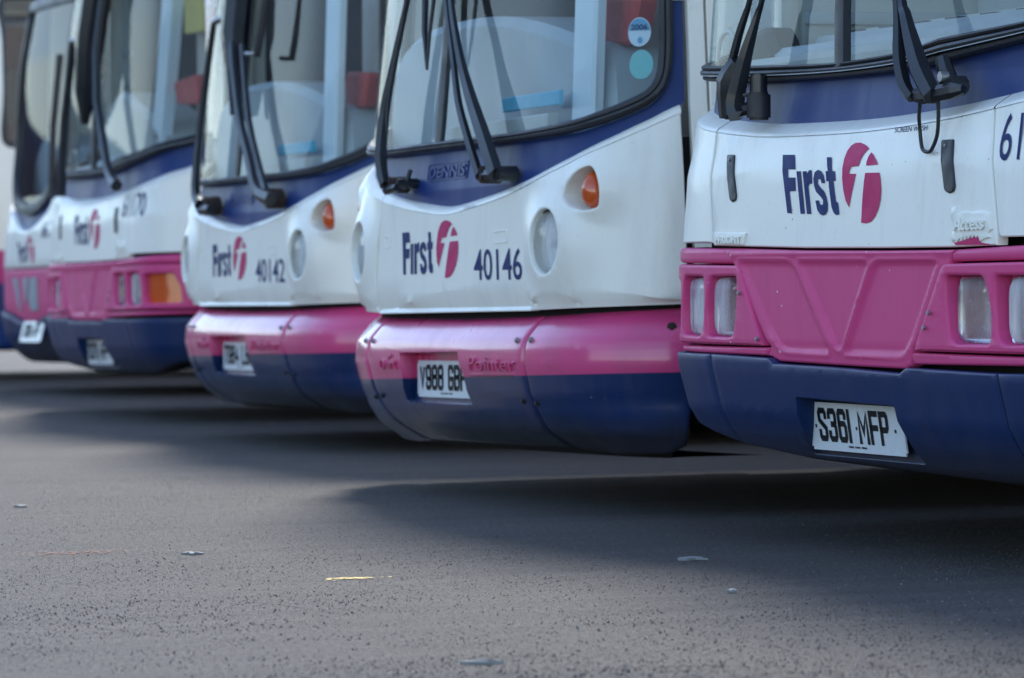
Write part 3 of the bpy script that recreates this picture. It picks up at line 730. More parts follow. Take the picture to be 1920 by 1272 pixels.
    # lettering
    logo(sk, root, AFF_B)
    m = MB(); textpolys(m, sk, number, (.254, .650 + .006), (.372, -.003), (-.012, .093), 'decal_blue', bold=.008); m.build('fleet_number', root)
    m = MB(); textpolys(m, sk, 'Pointer', (.272, .391), (.355, .0), (.008, .043), 'bumper_two_tone', off=-.018, bold=.0, extr=.012)
    patch(m, sk, [(.262, .381), (.61, .385), (.612, .378), (.262, .374)], 'bumper_two_tone', off=-.008, rings=((0, -.012), (0, -.002), (.001, 0)), grid=.05); m.build('embossed_badge', root)
    m = MB(); textpolys(m, sk, 'Dart', (-.53, .388), (.16, .002), (.008, .034), 'bumper_two_tone', off=-.018, bold=.0, extr=.012)
    patch(m, sk, [(-.47, .425), (-.42, .437), (-.41, .432), (-.45, .420)], 'bumper_two_tone', off=-.008, rings=((0, -.012), (0, 0)), grid=0); m.build('embossed_badge', root)
    m = MB(); textpolys(m, sk, 'DENNIS', (-.222, .969), (.315, .0), (0, .035), 'blue_screen_band', off=-.026, bold=.02, extr=.007)
    fr_ = roundpoly([(-.24, .962), (.105, .962), (.105, 1.012), (-.24, 1.012)], .006); sweep(m, sk, fr_, [(-.003, -.03), (-.002, -.021), (.002, -.021), (.003, -.03)], 'blue_screen_band', closed=True); m.build('maker_badge', root)
    m = MB(); sweep(m, sk, roundpoly([(.408, .794), (.502, .795), (.506, .762), (.412, .761)], .006), [(-.003, -.004), (-.0015, .0025), (.0015, .0025), (.003, -.004)], 'white_paint', closed=True); m.build('hatch_catch', root)
    m = MB(); sweep(m, sk, roundpoly([(-.565, .80), (-.515, .80), (-.513, .765), (-.563, .765)], .006), [(-.003, -.004), (-.0015, .0025), (.0015, .0025), (.003, -.004)], 'white_paint', closed=True); m.build('hatch_catch', root)
    m = MB(); textpolys(m, sk, 'SCREENWASH', (.155, .866), (.10, .004), (0, .010), 'decal_grey'); m.build('small_notice', root)
    for (t, z) in ((.628, .478), (.718, .479), (-.628, .476), (-.718, .476), (.612, .305), (.70, .30), (-.612, .305), (-.70, .30)): hexbolt(sk, root, t, z, .0065, .001 + float(bo(t, np.array(z))), 'bolt_steel' if z > .4 else 'black_plastic')
    for sd in (1, -1): hexbolt(sk, root, 1.275 * sd, .512, .009, .001 + float(bo(0, np.array(.512))), 'rusty_metal')
    # wipers
    def wiper(paths, rads, mat='wiper_black'):
        o = MB()
        for pth, rd in zip(paths, rads): tube(o, [sk.p(*q) for q in pth], rd, mat, n=6, flat=.8, smooth=4)
        return o
    if not pantograph:
        P1 = [(-.40, .955, .06), (-.445, 1.043, .07), (-.455, 1.191, .07), (-.425, 1.331, .065), (-.385, 1.47, .06), (-.30, 1.75, .05), (-.24, 2.0, .04)]
        o = wiper([P1], [[.022, .026, .022, .016, .013, .010, .007]]); w1 = o.build('wiper_arm', root, 30)
        o = MB(); tube(o, [sk.p(*q) for q in [(-.395, 1.12, .075), (-.41, 1.191, .078), (-.385, 1.331, .075), (-.35, 1.47, .07)]], [.004, .005, .005, .004], 'black_plastic', smooth=3); o.build('washer_tube', w1)
        o = MB(); cyl(o, tuple(sk.p(-.385, .955, .02)), .026, .07, 'rusty_metal', 'Y', 20, .006); cyl(o, tuple(sk.p(-.33, .958, .01)), .016, .07, 'wiper_black', 'Y', 18, .004)
        tube(o, [sk.p(-.405, .94, .05), sk.p(-.32, .945, .045)], [.016, .013], 'wiper_black', n=6); tube(o, [sk.p(-.325, .94, .02), sk.p(-.32, 1.00, .01)], [.008, .008], 'black_plastic'); o.build('pivot', w1)
        P2 = [(.428, .955, .06), (.338, 1.054, .07), (.226, 1.178, .075), (.127, 1.324, .07), (.042, 1.439, .065), (-.01, 1.51, .06), (-.16, 1.75, .05)]
        P3 = [(.53, .952, .05), (.437, 1.05, .058), (.299, 1.174, .06), (.197, 1.277, .06), (.106, 1.391, .06), (.023, 1.5, .055), (-.13, 1.75, .045)]
        o = wiper([P2, P3], [[.018, .017, .014, .012, .011, .009], [.032, .029, .023, .016, .013, .009]]); w2 = o.build('wiper_arm', root, 30)
        o = MB(); cyl(o, tuple(sk.p(.435, .958, .03)), .026, .07, 'rusty_metal', 'Y', 20, .006); cyl(o, tuple(sk.p(.535, .958, .02)), .022, .07, 'wiper_black', 'Y', 20, .005)
        tube(o, [sk.p(.425, .958, .05), sk.p(.54, .955, .045)], [.018, .015], 'wiper_black', n=6); o.build('pivot', w2)
        o = MB()
        tube(o, [sk.p(*q) for q in [(-.118, 1.295, .06), (-.171, 1.415, .06), (-.192, 1.511, .06), (-.2, 1.7, .06)]], [.005, .010, .011, .010], 'wiper_black', n=6)
        tube(o, [sk.p(*q) for q in [(-.118, 1.295, .06), (-.109, 1.405, .065), (-.100, 1.504, .065), (-.10, 1.7, .06)]], [.004, .006, .007, .007], 'wiper_black', n=6); o.build('wiper_blade', root, 30)
    else:
        o = wiper([[(-.40, .97, .06), (-.478, 1.054, .07), (-.498, 1.342, .07), (-.44, 1.71, .07)], [(-.44, 1.712, .07), (-.33, 1.72, .07), (-.217, 1.708, .07)]], [[.030, .024, .019, .016], [.016, .016]]); w1 = o.build('wiper_arm', root, 30)
        o = MB(); cyl(o, tuple(sk.p(-.36, .965, .02)), .04, .07, 'rusty_metal', 'Y', 20, .006); tube(o, [sk.p(-.40, .95, .05), sk.p(-.28, .95, .045)], [.024, .02], 'wiper_black', n=6); o.build('pivot', w1)
        o = wiper([[(.60, .97, .06), (.432, 1.01, .07), (.30, 1.12, .07), (.114, 1.282, .07), (-.02, 1.45, .07), (-.10, 1.57, .07), (-.18, 1.72, .06), (-.25, 2.0, .05)],
                   [(.50, 1.0, .05), (.33, 1.13, .05), (.17, 1.28, .05), (.05, 1.45, .05), (-.04, 1.6, .05)]], [[.030, .026, .024, .022, .020, .014], [.02, .018, .014]]); w2 = o.build('wiper_arm', root, 30)
        o = MB(); cyl(o, tuple(sk.p(.52, .975, .02)), .04, .07, 'rusty_metal', 'Y', 20, .006); o.build('pivot', w2)
        o = MB(); tube(o, [sk.p(*q) for q in [(-.02, 1.322, .07), (-.123, 1.502, .07), (-.2, 1.788, .06), (-.23, 2.1, .05)]], [.008, .012, .010], 'wiper_black', n=6)
        tube(o, [sk.p(*q) for q in [(.255, 1.538, .07), (.283, 1.632, .07), (.29, 1.78, .07)]], [.016, .016, .012], 'wiper_black', n=6)
        tube(o, [sk.p(*q) for q in [(.255, 1.545, .07), (.10, 1.555, .07)]], [.010, .010], 'wiper_black', n=6); o.build('wiper_blade', root, 30)
        o = MB(); tube(o, [sk.p(*q) for q in [(-.09, 1.33, .03), (-.13, 1.5, .04), (-.17, 1.65, .05), (-.22, 2.2, .06)]], [.02, .04, .06, .06], 'wiper_black', n=8); o.build('wiper_housing', root)
    # body and inside
    shell(sk, root, 9.2, .20, 2.6, (1.25, 2.2), 'side_livery_midi', 1.61, 9)
    interior_common(sk, root, 1.2, 8.8)
    m = MB(); prism(m, cat2([(-1.05, 1.02), (-1.04, 1.26), (-.94, 1.40), (-.74, 1.452), (-.38, 1.465), (-.08, 1.455), (.18, 1.424), (.40, 1.385), (.60, 1.341), (.78, 1.297), (.82, 1.02)], 4), .245, .62, 'dash_grey', .03); dc = m.build('dashboard_cowl', root, 40)
    m = MB(); prism(m, [(-.20, 1.04), (.60, 1.04), (.62, 1.128), (-.20, 1.125)], .135, .17, 'dash_pale', .004); prism(m, [(.20, 1.150), (.66, 1.150), (.66, 1.192), (.20, 1.192)], .155, .17, 'cyan_trim', .003); m.build('dashboard_trim', root)
    m = MB(); prism(m, [(.60, .4), (.76, .4), (.79, 1.04), (.84, 1.46), (.88, 1.75), (.72, 1.75), (.68, 1.46), (.63, 1.04)], .200, .235, 'cab_blue_white', .01); m.build('cab_pillar', root)
    m = MB(); prism(m, [(.56, .4), (.74, .4), (.80, 2.45), (.62, 2.45)], .38, .44, 'cab_beige', .01); prism(m, [(.82, .4), (.90, .4), (.92, 2.45), (.84, 2.45)], .42, .46, 'cab_beige', .01); m.build('cab_panel', root)
    m = MB(); prism(m, roundpoly([(.63, 1.32), (.84, 1.31), (.92, 1.44), (.63, 1.46)], .03), .30, .36, 'seat_red', .01); m.build('ticket_machine', root)
    m = MB(); box(m, (-1.10, .80, 1.85), (.03, .62, 1.3), 'cab_brown', bev=.01); m.build('dark_cab_sheet', root)  # dark sheet added so the cab above the cowl looks dark
    m = MB(); box(m, (-.5, 1.35, 1.25), (.55, .12, .8), 'cab_brown', bev=.04); box(m, (-.5, 1.1, .95), (.55, .5, .12), 'cab_brown', bev=.04); m.build('driver_seat', root)
    m = MB(); prism(m, [(-1.1, 1.2), (.2, 1.2), (.2, 2.5), (-1.1, 2.5)], 1.75, 1.79, 'cab_brown', .005); m.build('cab_partition', root)
    return root

# ================================================================== single-decker with square lamps and ribbed pink grille
def single_bus(loc, yaw, tilt, number, reg, label, full=True, seed=0):
    root = make_root('single_decker_bus', loc, yaw, tilt, label)
    sk = Skin(HALF_A, PROF_A)
    m = MB(); patch(m, sk, [(-1.45, .24), (1.45, .24), (1.45, 1.13), (-1.45, 1.13)], 'dark_gap', off=-.075, grid=.06, holes=[[(.52, .50), (1.27, .50), (1.27, .68), (.52, .68)], [(-1.27, .50), (-.52, .50), (-.52, .68), (-1.27, .68)]]); m.build('front_frame', root)
    wt = [(-1.41, 1.165), (-1.30, 1.148), (-1.07, 1.103), (-.888, 1.077), (-.535, 1.05), (-.257, 1.043), (.049, 1.041), (.287, 1.046), (.509, 1.056), (.715, 1.071), (.846, 1.083), (1.0, 1.10), (1.30, 1.145), (1.41, 1.16)]
    wl = cat2(wt, 5); zt = lambda t: np.interp(t, [q[0] for q in wl], [q[1] for q in wl])
    def ledge(mb, a, b, mat):
        ts = np.linspace(a, b, 50); Z = zt(ts); rows = []
        for dz, o in ((-.034, 0), (-.030, -.0015), (-.026, -.005), (-.0225, -.010), (-.002, -.040), (0, -.046), (0, -.07)):
            rows.append([(t, z + dz, o) for t, z in zip(ts, Z)])
        loft(mb, sk, rows, mat)
    mid = lambda a, b: [(t, float(zt(t)) - .034) for t in np.linspace(a, b, 24)]
    HL = lambda z: float(np.interp(z, [.74, .787, .894, 1.03], [-.757, -.767, -.799, -.815]))
    zs = lambda t: float(np.interp(t, [-1.3, -.74, -.186, .274, .605, .81, 1.3], [.752, .745, .735, .7315, .731, .7345, .742]))
    # engine hatch, side corners (white)
    hatch = mid(-.812, .722) + [(.728, 1.01), (.76, .88), (.793, .76), (.793, zs(.79))] + [(t, zs(t)) for t in np.linspace(.74, -.72, 20)] + [(-.755, zs(-.757)), (-.767, .787), (-.797, .894)]
    m = MB(); patch(m, sk, hatch, 'white_paint_worn', rings=((0, -.03), (0, -.004), (.0015, -.0015), (.004, 0)), grid=.05); ledge(m, -.814, .724, 'white_paint_worn'); hat = m.build('front_hatch', root, 40)
    lc = mid(-1.295, -.822) + [(-.807, .894), (-.775, .787), (-.764, .752)] + [(t, .754) for t in np.linspace(-.8, -1.3, 10)]
    rc = mid(.732, 1.295) + [(1.30, .752)] + [(t, .752) for t in np.linspace(1.2, .81, 8)] + [(.801, .76), (.768, .88), (.736, 1.01)]
    for pl, (a, b) in ((lc, (-1.297, -.820)), (rc, (.730, 1.297))):
        m = MB(); patch(m, sk, pl, 'white_paint', rings=((0, -.03), (0, -.003), (.003, 0)), grid=.05); ledge(m, a, b, 'white_paint'); m.build('corner_panel', root, 40)
    # pink grille panel with pressed-in V pattern
    P1 = [(-.57, .704), (-.272, .702), (-.235, .692), (-.038, .484), (-.283, .486), (-.325, .494), (-.389, .535)]
    P2 = [(-.21, .702), (.18, .700), (.03, .495), (.001, .494)]
    P3 = [(.23, .700), (.53, .699), (.398, .515), (.354, .487), (.327, .484), (.044, .484), (.202, .689)]
    PP = [np.array(roundpoly(p, .014, 3)) for p in (P1, P2, P3)]
    def sdist(t, z):
        best = np.full(t.shape, 9.)
        for P_ in PP:
            n = len(P_); dmin = np.full(t.shape, 9.); ins = np.zeros(t.shape, bool)
            for i in range(n):
                a, b = P_[i], P_[(i + 1) % n]; e = b - a
                h = np.clip(((t - a[0]) * e[0] + (z - a[1]) * e[1]) / (e @ e + 1e-12), 0, 1)
                dmin = np.minimum(dmin, np.hypot(t - a[0] - h * e[0], z - a[1] - h * e[1]))
                c = (a[1] > z) != (b[1] > z)
                xx = a[0] + (z - a[1]) / ((b[1] - a[1]) if abs(b[1] - a[1]) > 1e-9 else 1e-9) * e[0]
                ins ^= c & (t < xx)
            sd_ = np.where(ins, -dmin, dmin); best = np.minimum(best, sd_)
        return best
    def dpink(t, z):
        s_ = sdist(t, z)
        step = -.007 / (1 + np.exp(s_ / .0022))
        bead = .0035 * np.exp(-((s_ - .005) / .0055) ** 2)
        top = .004 * np.exp(-((z - (.722)) / .010) ** 2)
        return step + bead + top
    bt = lambda t: float(np.interp(t, [-1.3, -.75, -.466, -.383, -.34, .031, .36, .374, .407, .668, 1.3], [.476, .474, .473, .469, .458, .454, .452, .457, .464, .466, .470]))
    fine = (t_ for t_ in ())
    body = [(t, zs(t) - .006) for t in np.linspace(-.66, .62, 26)] + [(.60, .70), (.41, .495), (.39, bt(.39))] + [(t, bt(t)) for t in (.374, .36, .2, 0, -.2, -.34, -.383, -.40)] + [(-.38, .495), (-.40, .505), (-.62, .71)]
    m = MB(); patch(m, sk, body, 'pink_paint', off=.004, rings=((0, -.03), (0, -.006), (.002, -.002), (.006, 0)), grid=.011 if full else .022, gz=.0075 if full else .015, disp=dpink)
    m.build('grille_panel', root, 60)
    # pink rails above and below the lamp surrounds
    for sd in (1, -1):
        m = MB()
        rail = [(.60 * sd, zs(.6 * sd) - .006), (1.33 * sd, .744), (1.33 * sd, .7045), (.605 * sd, .6985)]
        patch(m, sk, rail, 'pink_paint', off=.006, rings=((0, -.04), (0, -.009), (.003, -.003), (.009, 0)), grid=.04, gz=.01)
        rail = [(.395 * sd, .491), (1.33 * sd, .486), (1.33 * sd, .472), (.40 * sd, bt(.40 * sd) + .001)]
        patch(m, sk, rail, 'pink_paint', off=.004, rings=((0, -.04), (0, -.006), (.002, -.002), (.005, 0)), grid=.04, gz=.01)
        m.build('grille_rail', root, 60)
        sur = [(.574, .694), (1.31, .700), (1.31, .494), (.419, .495), (.428, .508), (.554, .685)]
        o1 = [(.577, .668), (.735, .667), (.749, .661), (.767, .628), (.781, .583), (.778, .515), (.628, .514), (.607, .52), (.594, .539), (.578, .611)]
        o2 = [(.803, .667), (.945, .668), (.962, .660), (.978, .62), (.986, .583), (.984, .517), (.845, .514), (.822, .522), (.808, .545), (.800, .611)]
        o3 = [(1.012, .655), (1.20, .658), (1.235, .60), (1.245, .524), (1.03, .521), (1.016, .56)]
        ops = [roundpoly(o, .014, 3) for o in (o1, o2, o3)]; pl = roundpoly(sur, .010, 3)
        if sd < 0: ops = [mir(o) for o in ops]; pl = mir(pl)
        m = MB(); patch(m, sk, pl, 'pink_paint', off=.010, rings=((0, -.05), (0, -.006), (.002, -.002), (.006, 0)), holes=ops, hrings=((0, -.085), (0, -.008), (.002, -.003), (.007, 0)), grid=.04, gz=.02)
        surr = m.build('lamp_surround', root, 40)
        m = MB(); patch(m, sk, [(.55 * sd, .50), (1.27 * sd, .50), (1.27 * sd, .68), (.55 * sd, .68)], 'dark_gap', off=-.128, grid=.05); m.build('lamp_backing', root)
        for ta, tb in ((.592, .782), (.822, .985)):
            q = roundpoly([(ta * sd, .512), (tb * sd, .512), (tb * sd, .668), (ta * sd, .668)], .018, 4)
            m = MB(); patch(m, sk, q, 'chrome', off=-.034, rings=((0, -.004), (0, .010), (.004, .014), (.009, .010)), grid=0)
            hl = m.build('headlight', root, 40)
            m = MB(); patch(m, sk, roundpoly([((ta - .014) * sd, .500), ((tb + .014) * sd, .500), ((tb + .014) * sd, .680), ((ta - .014) * sd, .680)], .01), 'pink_paint', off=-.040, holes=[q], grid=0); m.build('lamp_bezel', hl)
            cx, cz = (ta + tb) / 2 * sd, .590
            rf = lambda t, z: -.006 - .024 * (1 - np.clip(np.abs(z - .590) / .078, 0, 1) ** 1.15) - .004 * (1 - np.clip(np.abs(t - cx) / ((tb - ta) / 2), 0, 1) ** 2)
            m = MB(); patch(m, sk, [(ta * sd, .513), (tb * sd, .513), (tb * sd, .667), (ta * sd, .667)], 'reflector', off=-.020, grid=.015, disp=rf); m.build('reflector', hl, 60)
            m = MB(); cyl(m, tuple(sk.p(cx, cz, -.045)), .013, .02, 'lamp_bulb', 'Y', 16, .004); m.build('bulb', hl)
            m = MB(); rows = []
            for s_, o in ((1, -.026), (1, -.014), (.93, -.008), (.6, -.003), (.02, -.001)):
                rows.append([(cx + (tb - ta) / 2 * .93 * s_ * np.sign(math.cos(a)) * abs(math.cos(a)) ** .4, cz + .072 * s_ * np.sign(math.sin(a)) * abs(math.sin(a)) ** .4, o) for a in np.linspace(.001, 2 * math.pi + .001, 61)])
            loft(m, sk, rows, 'clear_lens', step=.012); m.build('lens', hl, 60)
        q = roundpoly([(1.0 * sd, .518), (1.26 * sd, .518), (1.26 * sd, .664), (1.0 * sd, .664)], .012, 4)
        m = MB(); patch(m, sk, q, 'orange_plastic', off=-.02, rings=((0, -.03), (0, -.004), (.003, 0)), grid=.05); m.build('indicator', root, 40)
        for t, z in ((.545, .625), (.432, .512)) if sd < 0 else ((.509, .583), (.486, .549)): hexbolt(sk, root, t * sd, z, .006, .012, washer=False)
    # blue bumper
    def top(t): return float(np.interp(t, [-1.3, -.729, -.365, -.343, .029, .354, .389, .803, 1.3], [.470, .470, .466, .453, .450, .4425, .456, .451, .455]))
    def bot(t): return float(np.interp(t, [-1.3, -.93, -.797, -.384, .132, .675, .9, 1.3], [.30, .275, .245, .219, .209, .198, .205, .27]))
    ts = [-1.33, -1.2, -1.0, -.85, -.735, -.6, -.5, -.40, -.365, -.343, -.2, -.05, .1, .25, .354, .389, .5, .65, .8, .95, 1.1, 1.2, 1.33]
    BR = ((0, -.04), (0, -.006), (.0015, -.002), (.005, 0))
    for a, b, nm in ((-.735, .812, 'bumper'), (-1.33, -.741, 'bumper_corner'), (.818, 1.33, 'bumper_corner')):
        tt = np.unique(np.r_[a, [x for x in ts if a < x < b], b])
        pl = [(t, top(t)) for t in tt] + [(t, bot(t)) for t in tt[::-1]]
        m = MB(); hs = []
        if nm == 'bumper':
            hs = [roundpoly([(-.30, .232), (-.265, .30), (-.238, .371), (.292, .364), (.292, .30), (.302, .230)], .006)]
        patch(m, sk, pl, 'blue_bumper', off=.022, rings=BR, holes=hs, hrings=((0, -.03), (0, -.004), (.003, 0)), grid=.04, gz=.02)
        m.build(nm, root, 40)
    m = MB(); loft(m, sk, [[(t, bot(t) + .012, .012) for t in ts], [(t, bot(t) - .006, -.005) for t in ts], [(t, bot(t) + .02, -.15) for t in ts], [(t, bot(t) + .03, -.6) for t in ts]], 'underbody'); m.build('valance', root)
    # number plate bolted on the sloping lower bumper
    hc = ccw(roundpoly([(-.30, .232), (-.265, .30), (-.238, .371), (.292, .364), (.292, .30), (.302, .230)], .006)); n = len(hc)
    ring1 = sk([(q[0], q[1], .018) for q in hc]); ring2 = [(x, max(.088, y + .01), z) for x, y, z in ring1]
    m = MB(); m.add(list(ring1) + list(ring2), [[i, (i + 1) % n, n + (i + 1) % n, n + i] for i in range(n)] + [[n + i for i in range(n)]], 'blue_bumper'); m.build('plate_recess', root, 30)
    plate('number_plate', reg, root, sk, (-.028, .064, .302), .520, .118, .14, 0, tiny='x')
    # logo, number, small things
    logo(sk, root, ID if full else affine([(0, 0), (1, 0), (0, 1)], [(.03, 0), (1.03, 0), (.03, 1)]))
    m = MB()
    if full: textpolys(m, sk, number, (.784, .921), (.088, .0), (-.012, .110), 'decal_blue', bold=.0)
    else: textpolys(m, sk, number, (.655, .925), (.335, .0), (-.012, .110), 'decal_blue', bold=.010)
    m.build('fleet_number', root)
    vL = [(-.707, .975), (-.658, .974), (-.61, .868), (-.613, .858), (-.634, .853), (-.652, .86)]
    vR = [(.506, .975), (.563, .975), (.598, .866), (.592, .856), (.571, .852), (.548, .860)]
    for v in (vL, vR):
        m = MB(); patch(m, sk, roundpoly(v, .006, 3), 'black_plastic', off=.004, rings=((0, -.006), (0, -.001), (.002, .0005)), grid=.03); vo = m.build('hatch_vent', root, 40)
        m = MB(); cyl(m, tuple(sk.p(v[0][0] + .028, .962, .006)), .004, .004, 'bolt_steel', 'Y', 10); m.build('rivet', vo)
    m = MB(); fr_ = [(-.747, .779), (-.529, .775), (-.542, .745), (-.73, .747)]
    patch(m, sk, fr_, 'white_paint_worn', off=.006, rings=((0, -.008), (0, -.002), (.002, 0)), grid=0); textpolys(m, sk, 'WRIGHT', (-.725, .7515), (.175, -.001), (-.004, .017), 'white_paint', off=.0075, bold=.02, extr=.004); m.build('embossed_badge', root)
    m = MB()
    acc = [(.59, .821), (.605, .822), (.619, .816), (.624, .808), (.650, .811), (.684, .808), (.72, .811), (.761, .804), (.769, .785), (.775, .77), (.761, .761), (.771, .752), (.747, .749), (.728, .743), (.717, .756), (.709, .751), (.70, .757), (.693, .750), (.684, .757), (.676, .749), (.667, .756), (.660, .747), (.650, .754), (.642, .744), (.633, .751), (.622, .741), (.61, .748), (.599, .742), (.593, .754), (.609, .776), (.588, .799)]
    patch(m, sk, acc, 'white_paint_worn', off=.005, rings=((0, -.007), (0, -.001), (.0015, .0)), grid=.03)
    textpolys(m, sk, 'Access', (.612, .768), (.135, .003), (.006, .030), 'white_paint', off=.0065, bold=.02, extr=.005); m.build('embossed_badge', root)
    if full:
        m = MB(); patch(m, sk, [(.609, .741), (.659, .747), (.702, .755), (.713, .755), (.725, .744), (.732, .740), (.77, .737), (.771, .735), (.615, .736)], 'decal_pink', off=.003, grid=0); m.build('bare_pink_patch', root)
        m = MB(); textpolys(m, sk, 'SCREEN WASH', (.258, 1.000), (.165, 0), (0, .0125), 'decal_blue', bold=.004); m.build('small_notice', root)
    # blue band
    rb = [(-1.40, 1.235), (-1.25, 1.205), (-1.096, 1.181), (-.774, 1.162), (-.564, 1.154), (-.108, 1.146), (.244, 1.148), (.443, 1.159), (.829, 1.188), (1.0, 1.205), (1.25, 1.235), (1.40, 1.255)]
    rt = [(-1.40, 1.272), (-1.25, 1.243), (-1.1, 1.220), (-.821, 1.204), (-.606, 1.195), (-.113, 1.181), (.239, 1.189), (.609, 1.212), (.825, 1.228), (1.0, 1.245), (1.25, 1.275), (1.40, 1.295)]
    m = MB(); patch(m, sk, [(t, float(zt(t)) - .01) for t in np.linspace(-1.40, 1.40, 50)] + cat2(rb, 4)[::-1], 'blue_screen_band', off=-.040, grid=.05); m.build('screen_band', root)
    c1, c2 = cat2(rb, 4), cat2(rt, 4)
    m = MB(); rows = []
    for fr, o in ((0, -.05), (0, -.012), (.06, -.004), (.22, -.002), (.34, -.008), (.38, .002), (.52, .006), (.66, .003), (.70, -.006), (.74, .001), (.86, .004), (.97, .0), (1, -.012), (1, -.03)):
        rows.append([(a[0], a[1] * (1 - fr) + b[1] * fr, o) for a, b in zip(c1, c2)])
    loft(m, sk, rows, 'rubber', step=.04); m.build('screen_seal', root, 50)
    m = MB(); loft(m, sk, [[(a[0], a[1] * .64 + b[1] * .36 - .0012, .0045) for a, b in zip(c1, c2)], [(a[0], a[1] * .64 + b[1] * .36 + .0012, .0045) for a, b in zip(c1, c2)]], 'decal_grey', step=.04); m.build('seal_trim', root)
    g = MB(); patch(g, sk, [(t, z - .004) for t, z in c2] + [(1.40, 2.35), (-1.40, 2.35)], 'screen_glass', off=-.016, grid=.08); ws = g.build('windscreen', root, 60)
    for pth in ([(-.087, 1.17), (-.106, 1.332), (-.13, 2.35)],):
        g = MB(); sweep(g, sk, cat2(pth, 4), [(-.026, -.02), (-.024, .0), (0, .004), (.024, 0), (.026, -.02)], 'rubber'); g.build('screen_divider', root)
    m = MB()
    for sd in (1, -1):
        pl = [(1.385, 1.26), (1.46, 1.27), (1.46, 2.6), (1.385, 2.6)]
        patch(m, sk, pl if sd > 0 else mir(pl), 'chrome', off=-.008, grid=.1)
    patch(m, sk, [(-1.40, 2.34), (1.40, 2.34), (1.40, 2.6), (-1.40, 2.6)], 'white_paint', off=-.008, grid=.1); m.build('screen_header', root)
    m = MB()
    for sd in (1, -1):
        pl = [(1.31, .25), (1.60, .25), (1.60, 2.6), (1.47, 2.6), (1.47, 1.26), (1.405, 1.25), (1.405, 1.155), (1.31, 1.145)]
        m = MB(); patch(m, sk, pl if sd > 0 else mir(pl), 'side_livery_single', off=-.004, grid=.1, rings=((0, -.03), (0, -.003), (.003, 0))); m.build('door_pillar', root)
    # wipers
    if full:
        o = MB(); tube(o, [sk.p(*q) for q in [(-.585, 1.066, .065), (-.622, 1.09, .07), (-.598, 1.161, .07), (-.555, 1.268, .065), (-.524, 1.329, .06), (-.509, 1.355, .06), (-.44, 1.55, .05), (-.36, 1.8, .045)]], [.008, .012, .012, .009, .007, .006], 'wiper_black', n=6, smooth=3)
        tube(o, [sk.p(*q) for q in [(-.545, 1.067, .055), (-.555, 1.105, .062), (-.52, 1.207, .06), (-.493, 1.273, .055), (-.471, 1.326, .05), (-.454, 1.352, .05), (-.39, 1.55, .045), (-.31, 1.8, .04)]], [.026, .026, .018, .011, .008, .007, .006], 'wiper_black', n=6, smooth=3)
        w1 = o.build('wiper_arm', root, 30)
        o = MB(); a = sk.p(-.585, 1.075, .06); tube(o, [a + np.array((-.012, 0, -.012)), a + np.array((.0, 0, .08)), a + np.array((.03, .01, .13))], [.022, .034, .02], 'wiper_black', n=8, smooth=3)
        b = sk.p(-.50, 1.09, .02); cyl(o, tuple(b), .030, .07, 'black_plastic', 'Z', 20, .006); cyl(o, tuple(b + np.array((0, 0, .05))), .022, .06, 'wiper_black', 'Z', 20, .004)
        tube(o, [a, b], [.018, .018], 'wiper_black', n=8); cyl(o, tuple(b + np.array((-.035, -.02, .03))), .007, .02, 'bolt_steel', 'Y', 10); o.build('pivot', w1)
        o = MB(); tube(o, [sk.p(*q) for q in [(.465, 1.072, .07), (.430, 1.100, .075), (.390, 1.163, .075), (.366, 1.243, .07), (.340, 1.302, .065), (.26, 1.5, .05), (.16, 1.75, .04)]], [.013, .018, .016, .012, .010, .008], 'wiper_black', n=6, smooth=3)
        tube(o, [sk.p(*q) for q in [(.545, 1.072, .06), (.482, 1.130, .065), (.419, 1.207, .062), (.377, 1.267, .06), (.352, 1.302, .058), (.28, 1.5, .045), (.18, 1.75, .04)]], [.024, .026, .018, .013, .011, .008], 'wiper_black', n=6, smooth=3)
        w2 = o.build('wiper_arm', root, 30)
        o = MB(); a = sk.p(.46, 1.078, .06); b = sk.p(.585, 1.078, .03)
        tube(o, [a, sk.p(.50, 1.074, .055), sk.p(.60, 1.083, .04), sk.p(.63, 1.085, .03)], [.016, .020, .020, .010], 'wiper_black', n=8); cyl(o, tuple(sk.p(.585, 1.095, .025)), .022, .05, 'black_plastic', 'Y', 20, .005); cyl(o, tuple(sk.p(.575, 1.115, .055)), .012, .02, 'bolt_steel', 'Y', 12)
        tube(o, [sk.p(.56, 1.10, .03), sk.p(.50, 1.155, .02)], [.024, .018], 'black_plastic', n=8); o.build('pivot', w2)
        o = MB(); tube(o, [sk.p(*q) for q in [(.455, 1.075, .045), (.44, 1.033, .035), (.424, 1.009, .022), (.426, .976, .014), (.437, .958, .012), (.452, .951, .012), (.472, .949, .012), (.49, .955, .014), (.512, .985, .02), (.526, 1.026, .03), (.532, 1.07, .04)]], .0045, 'rubber', n=10, smooth=5); o.build('washer_hose', root)
    else:
        o = MB(); tube(o, [sk.p(*q) for q in [(-.46, 1.06, .06), (-.455, 1.2, .07), (-.443, 1.446, .07), (-.349, 1.815, .07)]], [.026, .024, .018], 'wiper_black', n=6); tube(o, [sk.p(-.36, 1.81, .07), sk.p(-.1, 1.80, .07)], .02, 'wiper_black', n=6); o.build('wiper_arm', root)
        o = MB(); tube(o, [sk.p(*q) for q in [(.70, 1.07, .06), (.60, 1.10, .06), (.492, 1.162, .06), (.217, 1.474, .06), (.133, 1.733, .06), (.141, 1.971, .05), (.15, 2.3, .04)]], [.03, .022, .02, .02], 'wiper_black', n=6); o.build('wiper_arm', root)
        o = MB(); tube(o, [sk.p(*q) for q in [(-.16, 1.40, .03), (-.13, 1.55, .04), (-.06, 1.8, .05), (0, 2.3, .06)]], [.02, .05, .07, .075, .075], 'wiper_black', n=8); o.build('wiper_housing', root)
